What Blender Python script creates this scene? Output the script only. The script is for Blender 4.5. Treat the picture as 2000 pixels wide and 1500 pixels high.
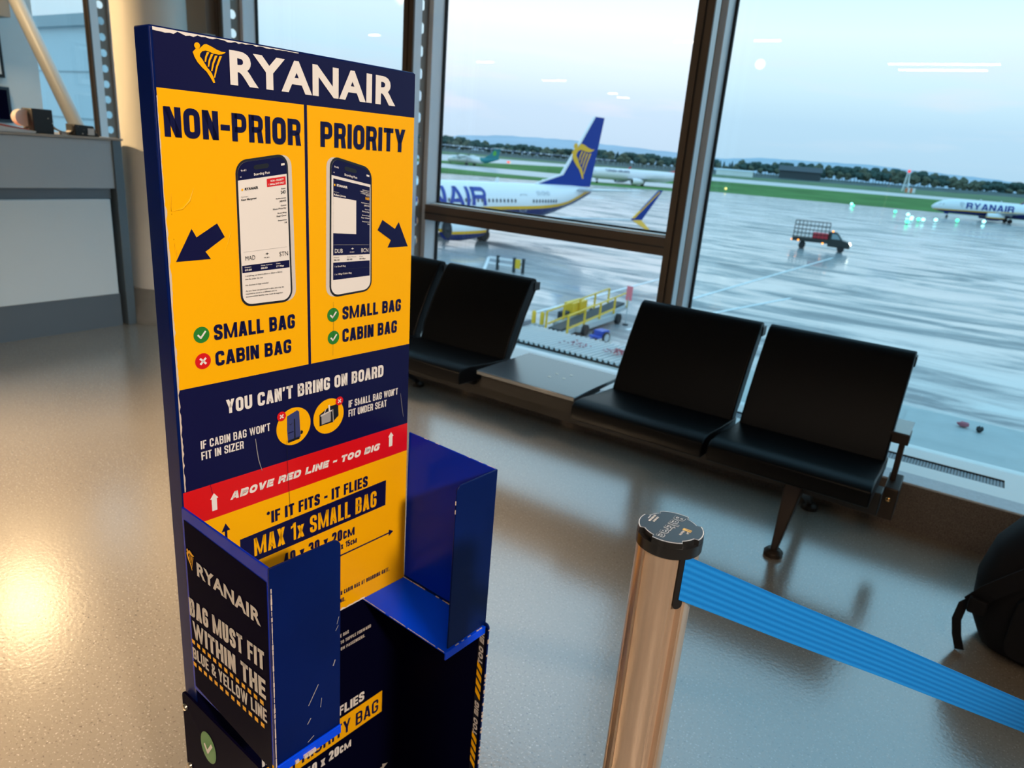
import bpy, bmesh, math, random
from math import sin, cos, pi, radians, sqrt
from mathutils import Vector, Matrix
from mathutils.geometry import tessellate_polygon
for _o in list(bpy.data.objects):
    bpy.data.objects.remove(_o)
SC = bpy.context.scene
COL = SC.collection
rnd = random.Random(7)

# ------------------------------------------------------------------ camera
CAM_R = ((0.8237, 0.2363, -0.5154), (0.5614, -0.2148, 0.7992), (0.0782, -0.9476, -0.3096))
cam_d = bpy.data.cameras.new('camera')
cam = bpy.data.objects.new('camera', cam_d)
COL.objects.link(cam)
m = Matrix.Identity(4)
for i in range(3):
    m[i][0] = CAM_R[i][0]
    m[i][1] = -CAM_R[i][1]
    m[i][2] = -CAM_R[i][2]
m[2][3] = 1.4
cam.matrix_world = m
cam_d.sensor_fit = 'HORIZONTAL'
cam_d.sensor_width = 36.0
cam_d.lens = 1390.0 * 36.0 / 2000.0
cam_d.clip_start = 0.02
cam_d.clip_end = 20000
cam_d.dof.use_dof = True
cam_d.dof.focus_distance = 0.92
cam_d.dof.aperture_fstop = 8.0
SC.camera = cam

# ------------------------------------------------------------------ colour management
SC.view_settings.view_transform = 'Standard'
SC.view_settings.look = 'None'
SC.view_settings.exposure = 0.0
SC.view_settings.gamma = 1.0
SC.view_settings.use_curve_mapping = False


def s2l(c):
    return tuple(((v / 255) / 12.92 if v / 255 <= 0.04045 else ((v / 255 + 0.055) / 1.055) ** 2.4) for v in c)


# ------------------------------------------------------------------ world: dusk sky with a band of low cloud
W = bpy.data.worlds.new('dusk_sky')
SC.world = W
W.use_nodes = True
nt = W.node_tree
nt.nodes.clear()
N = nt.nodes.new
L = nt.links.new
out = N('ShaderNodeOutputWorld')
bg = N('ShaderNodeBackground')
tc = N('ShaderNodeTexCoord')
sep = N('ShaderNodeSeparateXYZ')
L(tc.outputs['Generated'], sep.inputs[0])
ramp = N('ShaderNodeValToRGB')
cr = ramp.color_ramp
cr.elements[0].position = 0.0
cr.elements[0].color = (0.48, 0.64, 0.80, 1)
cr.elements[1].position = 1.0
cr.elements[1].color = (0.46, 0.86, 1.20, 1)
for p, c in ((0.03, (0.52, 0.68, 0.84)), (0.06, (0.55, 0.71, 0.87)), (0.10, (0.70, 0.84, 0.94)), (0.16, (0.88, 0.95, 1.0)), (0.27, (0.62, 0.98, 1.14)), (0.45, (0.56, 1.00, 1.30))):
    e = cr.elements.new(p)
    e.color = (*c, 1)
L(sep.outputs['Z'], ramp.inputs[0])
# soft cloud streaks
mp = N('ShaderNodeMapping')
mp.inputs['Scale'].default_value = (3.0, 3.0, 22.0)
L(tc.outputs['Generated'], mp.inputs[0])
nz = N('ShaderNodeTexNoise')
nz.inputs['Scale'].default_value = 1.6
nz.inputs['Detail'].default_value = 5
L(mp.outputs[0], nz.inputs['Vector'])
cl = N('ShaderNodeMapRange')
cl.inputs['From Min'].default_value = 0.52
cl.inputs['From Max'].default_value = 0.75
cl.inputs['To Max'].default_value = 0.55
L(nz.outputs['Fac'], cl.inputs['Value'])
band = N('ShaderNodeValToRGB')
bc = band.color_ramp
bc.elements[0].position = 0.02
bc.elements[0].color = (0, 0, 0, 1)
bc.elements[1].position = 0.2
bc.elements[1].color = (0, 0, 0, 1)
for p, v in ((0.06, 1.0), (0.1, 0.8)):
    e = bc.elements.new(p)
    e.color = (v, v, v, 1)
L(sep.outputs['Z'], band.inputs[0])
mu = N('ShaderNodeMath')
mu.operation = 'MULTIPLY'
L(cl.outputs[0], mu.inputs[0])
L(band.outputs[0], mu.inputs[1])
mx = N('ShaderNodeMixRGB')
mx.inputs[2].default_value = (0.90, 0.80, 0.86, 1)
L(mu.outputs[0], mx.inputs[0])
L(ramp.outputs[0], mx.inputs[1])
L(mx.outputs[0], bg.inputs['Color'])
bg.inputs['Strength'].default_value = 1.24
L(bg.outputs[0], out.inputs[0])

# ------------------------------------------------------------------ hall lights: desk lamp, plus added unseen area fill and aimed spots
def area(name, loc, rot, size, size_y, power, color, spread=180):
    d = bpy.data.lights.new(name, 'AREA')
    d.shape = 'RECTANGLE'
    d.size = size
    d.size_y = size_y
    d.energy = power
    d.color = color
    d.spread = radians(spread)
    o = bpy.data.objects.new(name, d)
    COL.objects.link(o)
    o.location = loc
    o.rotation_euler = [radians(v) for v in rot]
    return o


def spot(name, loc, target, power, color, angle, blend=0.6, size=0.15):
    d = bpy.data.lights.new(name, 'SPOT')
    d.energy = power
    d.color = color
    d.spot_size = radians(angle)
    d.spot_blend = blend
    d.shadow_soft_size = size
    o = bpy.data.objects.new(name, d)
    COL.objects.link(o)
    o.location = loc
    o.rotation_euler = (Vector(target) - Vector(loc)).to_track_quat('-Z', 'Y').to_euler()
    return o


WARM = (1.0, 0.72, 0.47)
area('hall_fill_area', (1.2, -1.3, 3.5), (0, 0, 0), 1.0, 1.6, 52, WARM)  # added unseen fill that warms the floor near the viewer
spot('sign_fill_spot', (3.0, -0.9, 3.3), (-0.75, 0.72, 0.95), 780, (1.0, 0.85, 0.70), 32, 0.7)  # added spot aimed to brighten the sign face
spot('queue_fill_spot', (-3.4, -1.3, 3.45), (-2.7, 0.6, 0.0), 1900, (1.0, 0.72, 0.44), 54, 0.9, 0.25)  # added spot that brightens only the left floor
area('desk_light', (-7.3, 2.55, 3.4), (0, 0, 0), 0.5, 0.5, 24, (1.0, 0.72, 0.38))
spot('column_fill_spot', (-7.6, -0.6, 3.3), (-5.4, 3.0, 1.5), 1300, (1.0, 0.68, 0.33), 36, 0.8, 0.15)  # added spot to light column and brace from the left


# ------------------------------------------------------------------ materials
def mat(name, col, rough=0.5, metal=0.0, spec=0.5, noise=0.0, scale=20.0, bump=0.0, bscale=200.0, coat=0.0, emit=None, es=1.0, aniso=None, sheen=0.0):
    mt = bpy.data.materials.new(name)
    mt.use_nodes = True
    n = mt.node_tree
    b = n.nodes['Principled BSDF']
    b.inputs['Base Color'].default_value = (*col, 1)
    b.inputs['Roughness'].default_value = rough
    b.inputs['Metallic'].default_value = metal
    b.inputs['Specular IOR Level'].default_value = spec
    b.inputs['Coat Weight'].default_value = coat
    b.inputs['Coat Roughness'].default_value = 0.08
    b.inputs['Sheen Weight'].default_value = sheen
    if emit:
        b.inputs['Emission Color'].default_value = (*emit, 1)
        b.inputs['Emission Strength'].default_value = es
    if noise or bump:
        t = n.nodes.new('ShaderNodeTexCoord')
        mpn = n.nodes.new('ShaderNodeMapping')
        if aniso:
            mpn.inputs['Scale'].default_value = aniso
        n.links.new(t.outputs['Object'], mpn.inputs[0])
    if noise:
        x = n.nodes.new('ShaderNodeTexNoise')
        x.inputs['Scale'].default_value = scale
        x.inputs['Detail'].default_value = 6
        n.links.new(mpn.outputs[0], x.inputs['Vector'])
        r = n.nodes.new('ShaderNodeMapRange')
        r.inputs['From Min'].default_value = 0.3
        r.inputs['From Max'].default_value = 0.7
        r.inputs['To Min'].default_value = 1 - noise
        r.inputs['To Max'].default_value = 1 + noise
        n.links.new(x.outputs['Fac'], r.inputs['Value'])
        h = n.nodes.new('ShaderNodeVectorMath')
        h.operation = 'SCALE'
        h.inputs[0].default_value = col
        n.links.new(r.outputs[0], h.inputs['Scale'])
        n.links.new(h.outputs[0], b.inputs['Base Color'])
    if bump:
        x = n.nodes.new('ShaderNodeTexNoise')
        x.inputs['Scale'].default_value = bscale
        x.inputs['Detail'].default_value = 3
        n.links.new(mpn.outputs[0], x.inputs['Vector'])
        bp = n.nodes.new('ShaderNodeBump')
        bp.inputs['Strength'].default_value = bump
        bp.inputs['Distance'].default_value = 0.01
        n.links.new(x.outputs['Fac'], bp.inputs['Height'])
        n.links.new(bp.outputs[0], b.inputs['Normal'])
    return mt


def glass_mat(name, tint, ior=1.5):
    mt = bpy.data.materials.new(name)
    mt.use_nodes = True
    n = mt.node_tree
    n.nodes.clear()
    o = n.nodes.new('ShaderNodeOutputMaterial')
    mxs = n.nodes.new('ShaderNodeMixShader')
    tr = n.nodes.new('ShaderNodeBsdfTransparent')
    tr.inputs[0].default_value = (*tint, 1)
    gl = n.nodes.new('ShaderNodeBsdfGlossy')
    gl.inputs['Roughness'].default_value = 0.0
    lw_ = n.nodes.new('ShaderNodeLayerWeight')
    lw_.inputs['Blend'].default_value = 0.5
    pw = n.nodes.new('ShaderNodeMath')
    pw.operation = 'POWER'
    pw.inputs[1].default_value = 4.5
    n.links.new(lw_.outputs['Facing'], pw.inputs[0])
    fr = n.nodes.new('ShaderNodeMath')
    fr.operation = 'MULTIPLY_ADD'
    fr.inputs[1].default_value = 0.75
    fr.inputs[2].default_value = 0.035
    n.links.new(pw.outputs[0], fr.inputs[0])
    n.links.new(fr.outputs[0], mxs.inputs[0])
    n.links.new(tr.outputs[0], mxs.inputs[1])
    n.links.new(gl.outputs[0], mxs.inputs[2])
    n.links.new(mxs.outputs[0], o.inputs[0])
    return mt


def floor_mat():
    mt = mat('speckled_vinyl_floor', (0.42, 0.37, 0.31), rough=0.20, spec=1.0)
    n = mt.node_tree
    b = n.nodes['Principled BSDF']
    t = n.nodes.new('ShaderNodeTexCoord')
    base = (0.26, 0.22, 0.175, 1)
    b.inputs['IOR'].default_value = 2.1
    prev = None
    for sc, lo, hi, c, fac in ((170, 0.70, 0.74, (0.62, 0.58, 0.52, 1), 0.8), (130, 0.70, 0.74, (0.10, 0.08, 0.06, 1), 0.8), (1.3, 0.35, 0.7, (0.31, 0.265, 0.21, 1), 0.6)):
        x = n.nodes.new('ShaderNodeTexNoise')
        x.inputs['Scale'].default_value = sc
        x.inputs['Detail'].default_value = 1.5
        n.links.new(t.outputs['Object'], x.inputs['Vector'])
        r = n.nodes.new('ShaderNodeMapRange')
        r.inputs['From Min'].default_value = lo - (0.06 if sc > 100 else 0)
        r.inputs['From Max'].default_value = hi - (0.06 if sc > 100 else 0)
        r.inputs['To Max'].default_value = fac
        n.links.new(x.outputs['Fac'], r.inputs['Value'])
        mxx = n.nodes.new('ShaderNodeMixRGB')
        n.links.new(r.outputs[0], mxx.inputs[0])
        if prev is None:
            mxx.inputs[1].default_value = base
        else:
            n.links.new(prev.outputs[0], mxx.inputs[1])
        mxx.inputs[2].default_value = c
        prev = mxx
    n.links.new(prev.outputs[0], b.inputs['Base Color'])
    x = n.nodes.new('ShaderNodeTexNoise')
    x.inputs['Scale'].default_value = 90
    n.links.new(t.outputs['Object'], x.inputs['Vector'])
    bp = n.nodes.new('ShaderNodeBump')
    bp.inputs['Strength'].default_value = 0.10
    bp.inputs['Distance'].default_value = 0.004
    n.links.new(x.outputs['Fac'], bp.inputs['Height'])
    n.links.new(bp.outputs[0], b.inputs['Normal'])
    return mt


def apron_mat():
    mt = mat('wet_concrete_apron', (0.2, 0.21, 0.22), rough=0.2, spec=0.6)
    n = mt.node_tree
    b = n.nodes['Principled BSDF']
    t = n.nodes.new('ShaderNodeTexCoord')
    mpn = n.nodes.new('ShaderNodeMapping')
    mpn.inputs['Scale'].default_value = (0.16, 0.62, 1)
    mpn.inputs['Rotation'].default_value = (0, 0, 0.30)
    n.links.new(t.outputs['Object'], mpn.inputs[0])
    x = n.nodes.new('ShaderNodeTexNoise')
    x.inputs['Scale'].default_value = 0.55
    x.inputs['Detail'].default_value = 6
    x.inputs['Roughness'].default_value = 0.62
    x.inputs['Distortion'].default_value = 0.8
    n.links.new(mpn.outputs[0], x.inputs['Vector'])
    r = n.nodes.new('ShaderNodeMapRange')
    r.inputs['From Min'].default_value = 0.42
    r.inputs['From Max'].default_value = 0.60
    r.inputs['To Min'].default_value = 0.06
    r.inputs['To Max'].default_value = 0.42
    n.links.new(x.outputs['Fac'], r.inputs['Value'])
    n.links.new(r.outputs[0], b.inputs['Roughness'])
    cr_ = n.nodes.new('ShaderNodeValToRGB')
    cr_.color_ramp.elements[0].position = 0.41
    cr_.color_ramp.elements[0].color = (0.50, 0.52, 0.53, 1)
    cr_.color_ramp.elements[1].position = 0.61
    cr_.color_ramp.elements[1].color = (0.15, 0.16, 0.175, 1)
    n.links.new(x.outputs['Fac'], cr_.inputs[0])
    n.links.new(cr_.outputs[0], b.inputs['Base Color'])
    y = n.nodes.new('ShaderNodeTexNoise')
    y.inputs['Scale'].default_value = 3.0
    y.inputs['Detail'].default_value = 3
    n.links.new(mpn.outputs[0], y.inputs['Vector'])
    bp = n.nodes.new('ShaderNodeBump')
    bp.inputs['Strength'].default_value = 0.05
    bp.inputs['Distance'].default_value = 0.1
    n.links.new(y.outputs['Fac'], bp.inputs['Height'])
    n.links.new(bp.outputs[0], b.inputs['Normal'])
    return mt


def livery_mat(name, top, belly, stripe, pts, thick):
    """white above a boundary curve z=f(x) in the aircraft's own space, a stripe along it, belly colour below"""
    mt = mat(name, top, rough=0.25, spec=0.5)
    n = mt.node_tree
    b = n.nodes['Principled BSDF']
    t = n.nodes.new('ShaderNodeTexCoord')
    sp = n.nodes.new('ShaderNodeSeparateXYZ')
    n.links.new(t.outputs['Object'], sp.inputs[0])
    u0, u1 = pts[0][0], pts[-1][0]
    z0, z1 = min(p[1] for p in pts), max(p[1] for p in pts) + 1e-4
    mr = n.nodes.new('ShaderNodeMapRange')
    mr.inputs['From Min'].default_value = u0
    mr.inputs['From Max'].default_value = u1
    n.links.new(sp.outputs['X'], mr.inputs['Value'])
    fc = n.nodes.new('ShaderNodeFloatCurve')
    cv = fc.mapping.curves[0]
    P = [((p[0] - u0) / (u1 - u0), (p[1] - z0) / (z1 - z0)) for p in pts]
    cv.points[0].location = P[0]
    cv.points[1].location = P[-1]
    for p in P[1:-1]:
        cv.points.new(*p)
    fc.mapping.update()
    n.links.new(mr.outputs[0], fc.inputs['Value'])
    ma = n.nodes.new('ShaderNodeMath')
    ma.operation = 'MULTIPLY_ADD'
    ma.inputs[1].default_value = z1 - z0
    ma.inputs[2].default_value = z0
    n.links.new(fc.outputs[0], ma.inputs[0])
    su = n.nodes.new('ShaderNodeMath')
    su.operation = 'SUBTRACT'
    n.links.new(sp.outputs['Z'], su.inputs[0])
    n.links.new(ma.outputs[0], su.inputs[1])
    g1 = n.nodes.new('ShaderNodeMath')
    g1.operation = 'GREATER_THAN'
    g1.inputs[1].default_value = 0
    g2 = n.nodes.new('ShaderNodeMath')
    g2.operation = 'GREATER_THAN'
    g2.inputs[1].default_value = thick
    n.links.new(su.outputs[0], g1.inputs[0])
    n.links.new(su.outputs[0], g2.inputs[0])
    m1 = n.nodes.new('ShaderNodeMixRGB')
    m1.inputs[1].default_value = (*belly, 1)
    m1.inputs[2].default_value = (*stripe, 1)
    n.links.new(g1.outputs[0], m1.inputs[0])
    m2 = n.nodes.new('ShaderNodeMixRGB')
    m2.inputs[2].default_value = (*top, 1)
    n.links.new(g2.outputs[0], m2.inputs[0])
    n.links.new(m1.outputs[0], m2.inputs[1])
    n.links.new(m2.outputs[0], b.inputs['Base Color'])
    return mt


M = {}
M['floor'] = floor_mat()
M['apron'] = apron_mat()
M['ceiling'] = mat('ceiling_paint', (0.34, 0.31, 0.27), 0.8)
M['wall'] = mat('wall_paint', (0.74, 0.76, 0.76), 0.7, noise=0.03, scale=3)
M['hallwall'] = mat('hall_wall_paint', (0.12, 0.10, 0.08), 0.8)
M['skirt'] = mat('brown_fleck_carpet_upstand', (0.17, 0.14, 0.12), 0.95, spec=0.1, noise=0.5, scale=260, bump=0.5, bscale=300)
M['sill'] = mat('sill_white_laminate', (0.84, 0.88, 0.88), 0.35)
M['sillstone'] = mat('sill_nosing_grey', (0.52, 0.57, 0.62), 0.5, noise=0.08, scale=60)
M['grille'] = mat('sill_grille_metal', (0.20, 0.24, 0.28), 0.4, metal=0.4)
M['mull'] = mat('mullion_shaded_face', (0.075, 0.055, 0.04), 0.45, spec=0.4)  # mullion metal darkened for its shade against the window
M['flange'] = mat('mullion_skylit_flange', (0.74, 0.80, 0.86), 0.3, spec=0.8)  # same metal made pale for the sky light it catches
M['web'] = mat('perforated_steel_web', (0.24, 0.20, 0.17), 0.5, metal=0.3)
M['gasket'] = mat('black_rubber_gasket', (0.008, 0.008, 0.009), 0.6)
M['trans'] = mat('transom_bronze', (0.085, 0.06, 0.045), 0.4, spec=0.4)
M['glassL'] = glass_mat('window_glass_cool', (0.84, 0.935, 0.965))
M['glassM'] = glass_mat('window_glass_clear', (1.0, 1.0, 1.0))
M['glassR'] = glass_mat('window_glass_blue', (0.89, 0.965, 0.975))
M['column'] = mat('column_cream_paint', (0.72, 0.70, 0.65), 0.55, noise=0.03, scale=2)
M['colbase'] = mat('column_collar_grey', (0.20, 0.195, 0.18), 0.6, noise=0.1, scale=12)
M['pole'] = mat('brace_white_paint', (0.62, 0.60, 0.56), 0.4)
M['desk_u'] = mat('desk_grey_laminate', (0.40, 0.46, 0.51), 0.4)
M['desk_l'] = mat('desk_pale_laminate', (0.62, 0.72, 0.78), 0.4)
M['desk_p'] = mat('desk_steel_plinth', (0.13, 0.165, 0.20), 0.35, metal=0.2)
M['desk_e'] = mat('desk_edge_steel', (0.12, 0.16, 0.19), 0.4, metal=0.3)
M['desk_t'] = mat('desk_top_wood_edge', (0.36, 0.31, 0.26), 0.4)
M['leather'] = mat('black_leather', (0.002, 0.0022, 0.003), 0.38, spec=0.14, bump=0.06, bscale=350)
M['blackmetal'] = mat('black_powder_metal', (0.012, 0.011, 0.011), 0.45, spec=0.4)
M['brownmetal'] = mat('dark_bronze_metal', (0.05, 0.036, 0.028), 0.4, metal=0.5)
M['tabletop'] = mat('side_table_grey_laminate', (0.06, 0.085, 0.11), 0.25, spec=1.0)
M['tabletop'].node_tree.nodes['Principled BSDF'].inputs['IOR'].default_value = 1.9
M['brass'] = mat('brass_bolt', (0.7, 0.42, 0.18), 0.25, metal=1.0)
M['navy'] = mat('print_navy', (0.0055, 0.0055, 0.048), 0.34, spec=0.2)
M['yellow'] = mat('print_yellow', (0.92, 0.43, 0.001), 0.38, spec=0.12, bump=0.02, bscale=25)
M['white'] = mat('print_white', (0.80, 0.74, 0.70), 0.4)
M['red'] = mat('print_red', (0.66, 0.004, 0.006), 0.35)
M['green'] = mat('print_green', (0.02, 0.20, 0.02), 0.4)
M['grey'] = mat('print_grey', (0.33, 0.31, 0.31), 0.4)
M['black'] = mat('print_black', (0.008, 0.008, 0.012), 0.4)
M['silver'] = mat('print_silver', (0.62, 0.55, 0.50), 0.4)
M['steelblue'] = mat('painted_steel_blue', (0.0003, 0.022, 0.42), 0.25, spec=0.12)
M['steelshade'] = mat('painted_steel_shaded_blue', (0.0008, 0.0085, 0.088), 0.35, spec=0.12, noise=0.12, scale=8)  # tray blue with the shade of the front flanges put into it
M['chip'] = mat('bare_chipped_edge', (0.62, 0.50, 0.42), 0.5)
M['innernavy'] = mat('navy_vinyl_lining', (0.0015, 0.0015, 0.012), 0.5, spec=0.12)
M['sidevinyl'] = mat('glossy_navy_side_vinyl', (0.003, 0.002, 0.012), 0.2, spec=0.03)
for k_ in ('sidevinyl', 'innernavy'):
    M[k_].node_tree.nodes['Principled BSDF'].inputs['IOR'].default_value = 1.16
M['shelflit'] = mat('painted_shelf_lit_blue', (0.0005, 0.06, 0.85), 0.25, spec=0.2)  # tray blue brightened for the light falling on the shelf
M['steel'] = mat('screw_steel', (0.7, 0.62, 0.5), 0.25, metal=1.0)
M['bagblue'] = mat('print_rucksack_blue', (0.035, 0.045, 0.16), 0.5)
M['alu'] = mat('brushed_aluminium_post', (0.70, 0.53, 0.40), 0.30, metal=0.72, noise=0.06, scale=30, aniso=(8, 8, 0.4))
M['capblack'] = mat('cap_black_plastic', (0.010, 0.010, 0.011), 0.3)
M['captop'] = mat('cap_label_grey', (0.035, 0.038, 0.050), 0.30, spec=0.6)
M['capline'] = mat('cap_label_pale_ink', (0.75, 0.75, 0.78), 0.4)
M['capgold'] = mat('cap_label_gold_ink', (0.85, 0.55, 0.12), 0.4)
M['belt'] = None
M['bagblack'] = mat('black_nylon', (0.006, 0.006, 0.008), 0.75, spec=0.2, bump=0.15, bscale=500)


def belt_mat():
    mt = mat('blue_ribbed_webbing', (0.004, 0.16, 0.55), 0.55, spec=0.25)
    n = mt.node_tree
    b = n.nodes['Principled BSDF']
    t = n.nodes.new('ShaderNodeUVMap')
    sp = n.nodes.new('ShaderNodeSeparateXYZ')
    n.links.new(t.outputs[0], sp.inputs[0])
    wv = n.nodes.new('ShaderNodeMath')
    wv.operation = 'MULTIPLY'
    wv.inputs[1].default_value = 2 * pi * 7
    n.links.new(sp.outputs['Y'], wv.inputs[0])
    sn = n.nodes.new('ShaderNodeMath')
    sn.operation = 'SINE'
    n.links.new(wv.outputs[0], sn.inputs[0])
    o = n.nodes.new('ShaderNodeTexCoord')
    nz_ = n.nodes.new('ShaderNodeTexNoise')
    nz_.inputs['Scale'].default_value = 900
    n.links.new(o.outputs['Object'], nz_.inputs['Vector'])
    ad = n.nodes.new('ShaderNodeMath')
    ad.operation = 'ADD'
    n.links.new(sn.outputs[0], ad.inputs[0])
    n.links.new(nz_.outputs['Fac'], ad.inputs[1])
    mr = n.nodes.new('ShaderNodeMapRange')
    mr.inputs['From Min'].default_value = -0.6
    mr.inputs['From Max'].default_value = 1.8
    n.links.new(ad.outputs[0], mr.inputs['Value'])
    mxx = n.nodes.new('ShaderNodeMixRGB')
    mxx.inputs[1].default_value = (0.002, 0.15, 0.52, 1)
    mxx.inputs[2].default_value = (0.010, 0.23, 0.68, 1)
    n.links.new(mr.outputs[0], mxx.inputs[0])
    n.links.new(mxx.outputs[0], b.inputs['Base Color'])
    bp = n.nodes.new('ShaderNodeBump')
    bp.inputs['Strength'].default_value = 0.12
    bp.inputs['Distance'].default_value = 0.0006
    n.links.new(ad.outputs[0], bp.inputs['Height'])
    n.links.new(bp.outputs[0], b.inputs['Normal'])
    return mt


M['belt'] = belt_mat()


# ------------------------------------------------------------------ mesh builder
class MB:
    def __init__(s):
        s.v, s.f, s.m, s.mats = [], [], [], []
        s.uv = None

    def mi(s, m):
        if m not in s.mats:
            s.mats.append(m)
        return s.mats.index(m)

    def add(s, vs, fs, m):
        o = len(s.v)
        k = s.mi(m)
        s.v += [tuple(v) for v in vs]
        s.f += [tuple(i + o for i in f) for f in fs]
        s.m += [k] * len(fs)
        return s

    def box(s, x0, x1, y0, y1, z0, z1, m, fr=None):
        vs = [(x, y, z) for z in (z0, z1) for y in (y0, y1) for x in (x0, x1)]
        if fr:
            vs = [fr(*v) for v in vs]
        return s.add(vs, [(0, 2, 3, 1), (4, 5, 7, 6), (0, 1, 5, 4), (2, 6, 7, 3), (0, 4, 6, 2), (1, 3, 7, 5)], m)

    def obox(s, a, b, w, h, m, up=(0, 0, 1)):
        """bar from a to b with width w (sideways) and height h"""
        a, b = Vector(a), Vector(b)
        d = (b - a).normalized()
        u = Vector(up)
        x = d.cross(u)
        if x.length < 1e-4:
            x = d.cross(Vector((1, 0, 0)))
        x.normalize()
        u = x.cross(d)
        vs = [p + x * sx * w / 2 + u * sz * h / 2 for p in (a, b) for sz in (-1, 1) for sx in (-1, 1)]
        return s.add(vs, [(0, 1, 3, 2), (4, 6, 7, 5), (0, 4, 5, 1), (2, 3, 7, 6), (0, 2, 6, 4), (1, 5, 7, 3)], m)

    def poly(s, pts, m, fr, c=0.0):
        """flat polygon in a frame fr(a, b, c)"""
        tri = tessellate_polygon([[Vector((p[0], p[1], 0)) for p in pts]])
        return s.add([fr(p[0], p[1], c) for p in pts], tri, m)

    def prism(s, pts, c0, c1, m, fr):
        n = len(pts)
        tri = tessellate_polygon([[Vector((p[0], p[1], 0)) for p in pts]])
        vs = [fr(p[0], p[1], c0) for p in pts] + [fr(p[0], p[1], c1) for p in pts]
        fs = [tuple(t) for t in tri] + [tuple(i + n for i in reversed(t)) for t in tri]
        fs += [(i, (i + 1) % n, (i + 1) % n + n, i + n) for i in range(n)]
        return s.add(vs, fs, m)

    def rings(s, rings, m, caps=True):
        n = len(rings[0])
        vs = [p for r in rings for p in r]
        fs = []
        for k in range(len(rings) - 1):
            for i in range(n):
                j = (i + 1) % n
                fs.append((k * n + i, k * n + j, (k + 1) * n + j, (k + 1) * n + i))
        if caps:
            fs.append(tuple(reversed(range(n))))
            fs.append(tuple((len(rings) - 1) * n + i for i in range(n)))
        return s.add(vs, fs, m)

    def lathe(s, prof, m, c=(0, 0, 0), n=32, axis='z', caps=True):
        R = []
        for r, z in prof:
            ring = []
            for i in range(n):
                a = 2 * pi * i / n
                p = (r * cos(a), r * sin(a), z)
                if axis == 'x':
                    p = (z, r * cos(a), r * sin(a))
                elif axis == 'y':
                    p = (r * cos(a), z, r * sin(a))
                ring.append((c[0] + p[0], c[1] + p[1], c[2] + p[2]))
            R.append(ring)
        return s.rings(R, m, caps)

    def tube(s, path, r, m, n=10):
        path = [Vector(p) for p in path]
        rs = r if isinstance(r, (list, tuple)) else [r] * len(path)
        R = []
        ref = Vector((0, 0, 1))
        for i, p in enumerate(path):
            d = (path[min(i + 1, len(path) - 1)] - path[max(i - 1, 0)]).normalized()
            x = d.cross(ref)
            if x.length < 1e-3:
                x = d.cross(Vector((1, 0, 0)))
            x.normalize()
            y = x.cross(d)
            R.append([p + (x * cos(2 * pi * k / n) + y * sin(2 * pi * k / n)) * rs[i] for k in range(n)])
        return s.rings(R, m)

    def sphere(s, c, r, m, nu=16, nv=10, sc=(1, 1, 1)):
        R = []
        for j in range(1, nv):
            t = pi * j / nv
            R.append([(c[0] + r * sc[0] * sin(t) * cos(2 * pi * i / nu), c[1] + r * sc[1] * sin(t) * sin(2 * pi * i / nu), c[2] - r * sc[2] * cos(t)) for i in range(nu)])
        return s.rings(R, m)

    def build(s, name, parent=None, smooth=False, bevel=0.0, seg=2, sharp=40):
        me = bpy.data.meshes.new(name)
        me.from_pydata(s.v, [], s.f)
        for m_ in s.mats:
            me.materials.append(m_)
        me.polygons.foreach_set('material_index', s.m)
        bmx = bmesh.new()
        bmx.from_mesh(me)
        bmesh.ops.recalc_face_normals(bmx, faces=bmx.faces)
        bmx.to_mesh(me)
        bmx.free()
        if smooth:
            me.polygons.foreach_set('use_smooth', [True] * len(me.polygons))
            me.set_sharp_from_angle(angle=radians(sharp))
        me.update()
        o = bpy.data.objects.new(name, me)
        COL.objects.link(o)
        if parent:
            o.parent = parent
        if bevel:
            b = o.modifiers.new('bevel', 'BEVEL')
            b.width = bevel
            b.segments = seg
            b.limit_method = 'ANGLE'
            b.angle_limit = radians(35)
            b.harden_normals = False
            me.polygons.foreach_set('use_smooth', [True] * len(me.polygons))
            me.set_sharp_from_angle(angle=radians(50))
        return o


def tag(o, label, cat, group=None, kind=None):
    o['label'] = label
    o['category'] = cat
    if group:
        o['group'] = group
    if kind:
        o['kind'] = kind
    return o


def thing(name, label, cat, loc=(0, 0, 0), rz=0.0, group=None):
    o = bpy.data.objects.new(name, None)
    COL.objects.link(o)
    o.empty_display_size = 0.1
    o.location = loc
    o.rotation_euler = (0, 0, rz)
    return tag(o, label, cat, group)


def struct(o):
    o['kind'] = 'structure'
    return o


def dup(root, loc, rz=None, label=None, scale=None):
    r = root.copy()
    COL.objects.link(r)
    r.location = loc
    if rz is not None:
        r.rotation_euler = (0, 0, rz)
    if scale:
        r.scale = scale
    if label:
        r['label'] = label
    for ch in list(root.children):
        c = ch.copy()
        COL.objects.link(c)
        c.parent = r
        for g in list(ch.children):
            d = g.copy()
            COL.objects.link(d)
            d.parent = c
    return r


# ------------------------------------------------------------------ block lettering drawn as strokes
def rounded(pts, rad, closed=False, n=5):
    out_ = []
    N_ = len(pts)
    for i in range(N_):
        p = Vector(pts[i])
        if not closed and (i == 0 or i == N_ - 1):
            out_.append(p)
            continue
        a, b_ = Vector(pts[i - 1]), Vector(pts[(i + 1) % N_])
        da, db = (a - p), (b_ - p)
        r = min(rad, da.length * 0.499, db.length * 0.499)
        if r < 1e-4:
            out_.append(p)
            continue
        q0, q1 = p + da.normalized() * r, p + db.normalized() * r
        for k in range(n + 1):
            t = k / n
            out_.append(q0 * (1 - t) ** 2 + p * 2 * t * (1 - t) + q1 * t * t)
    return out_


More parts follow.
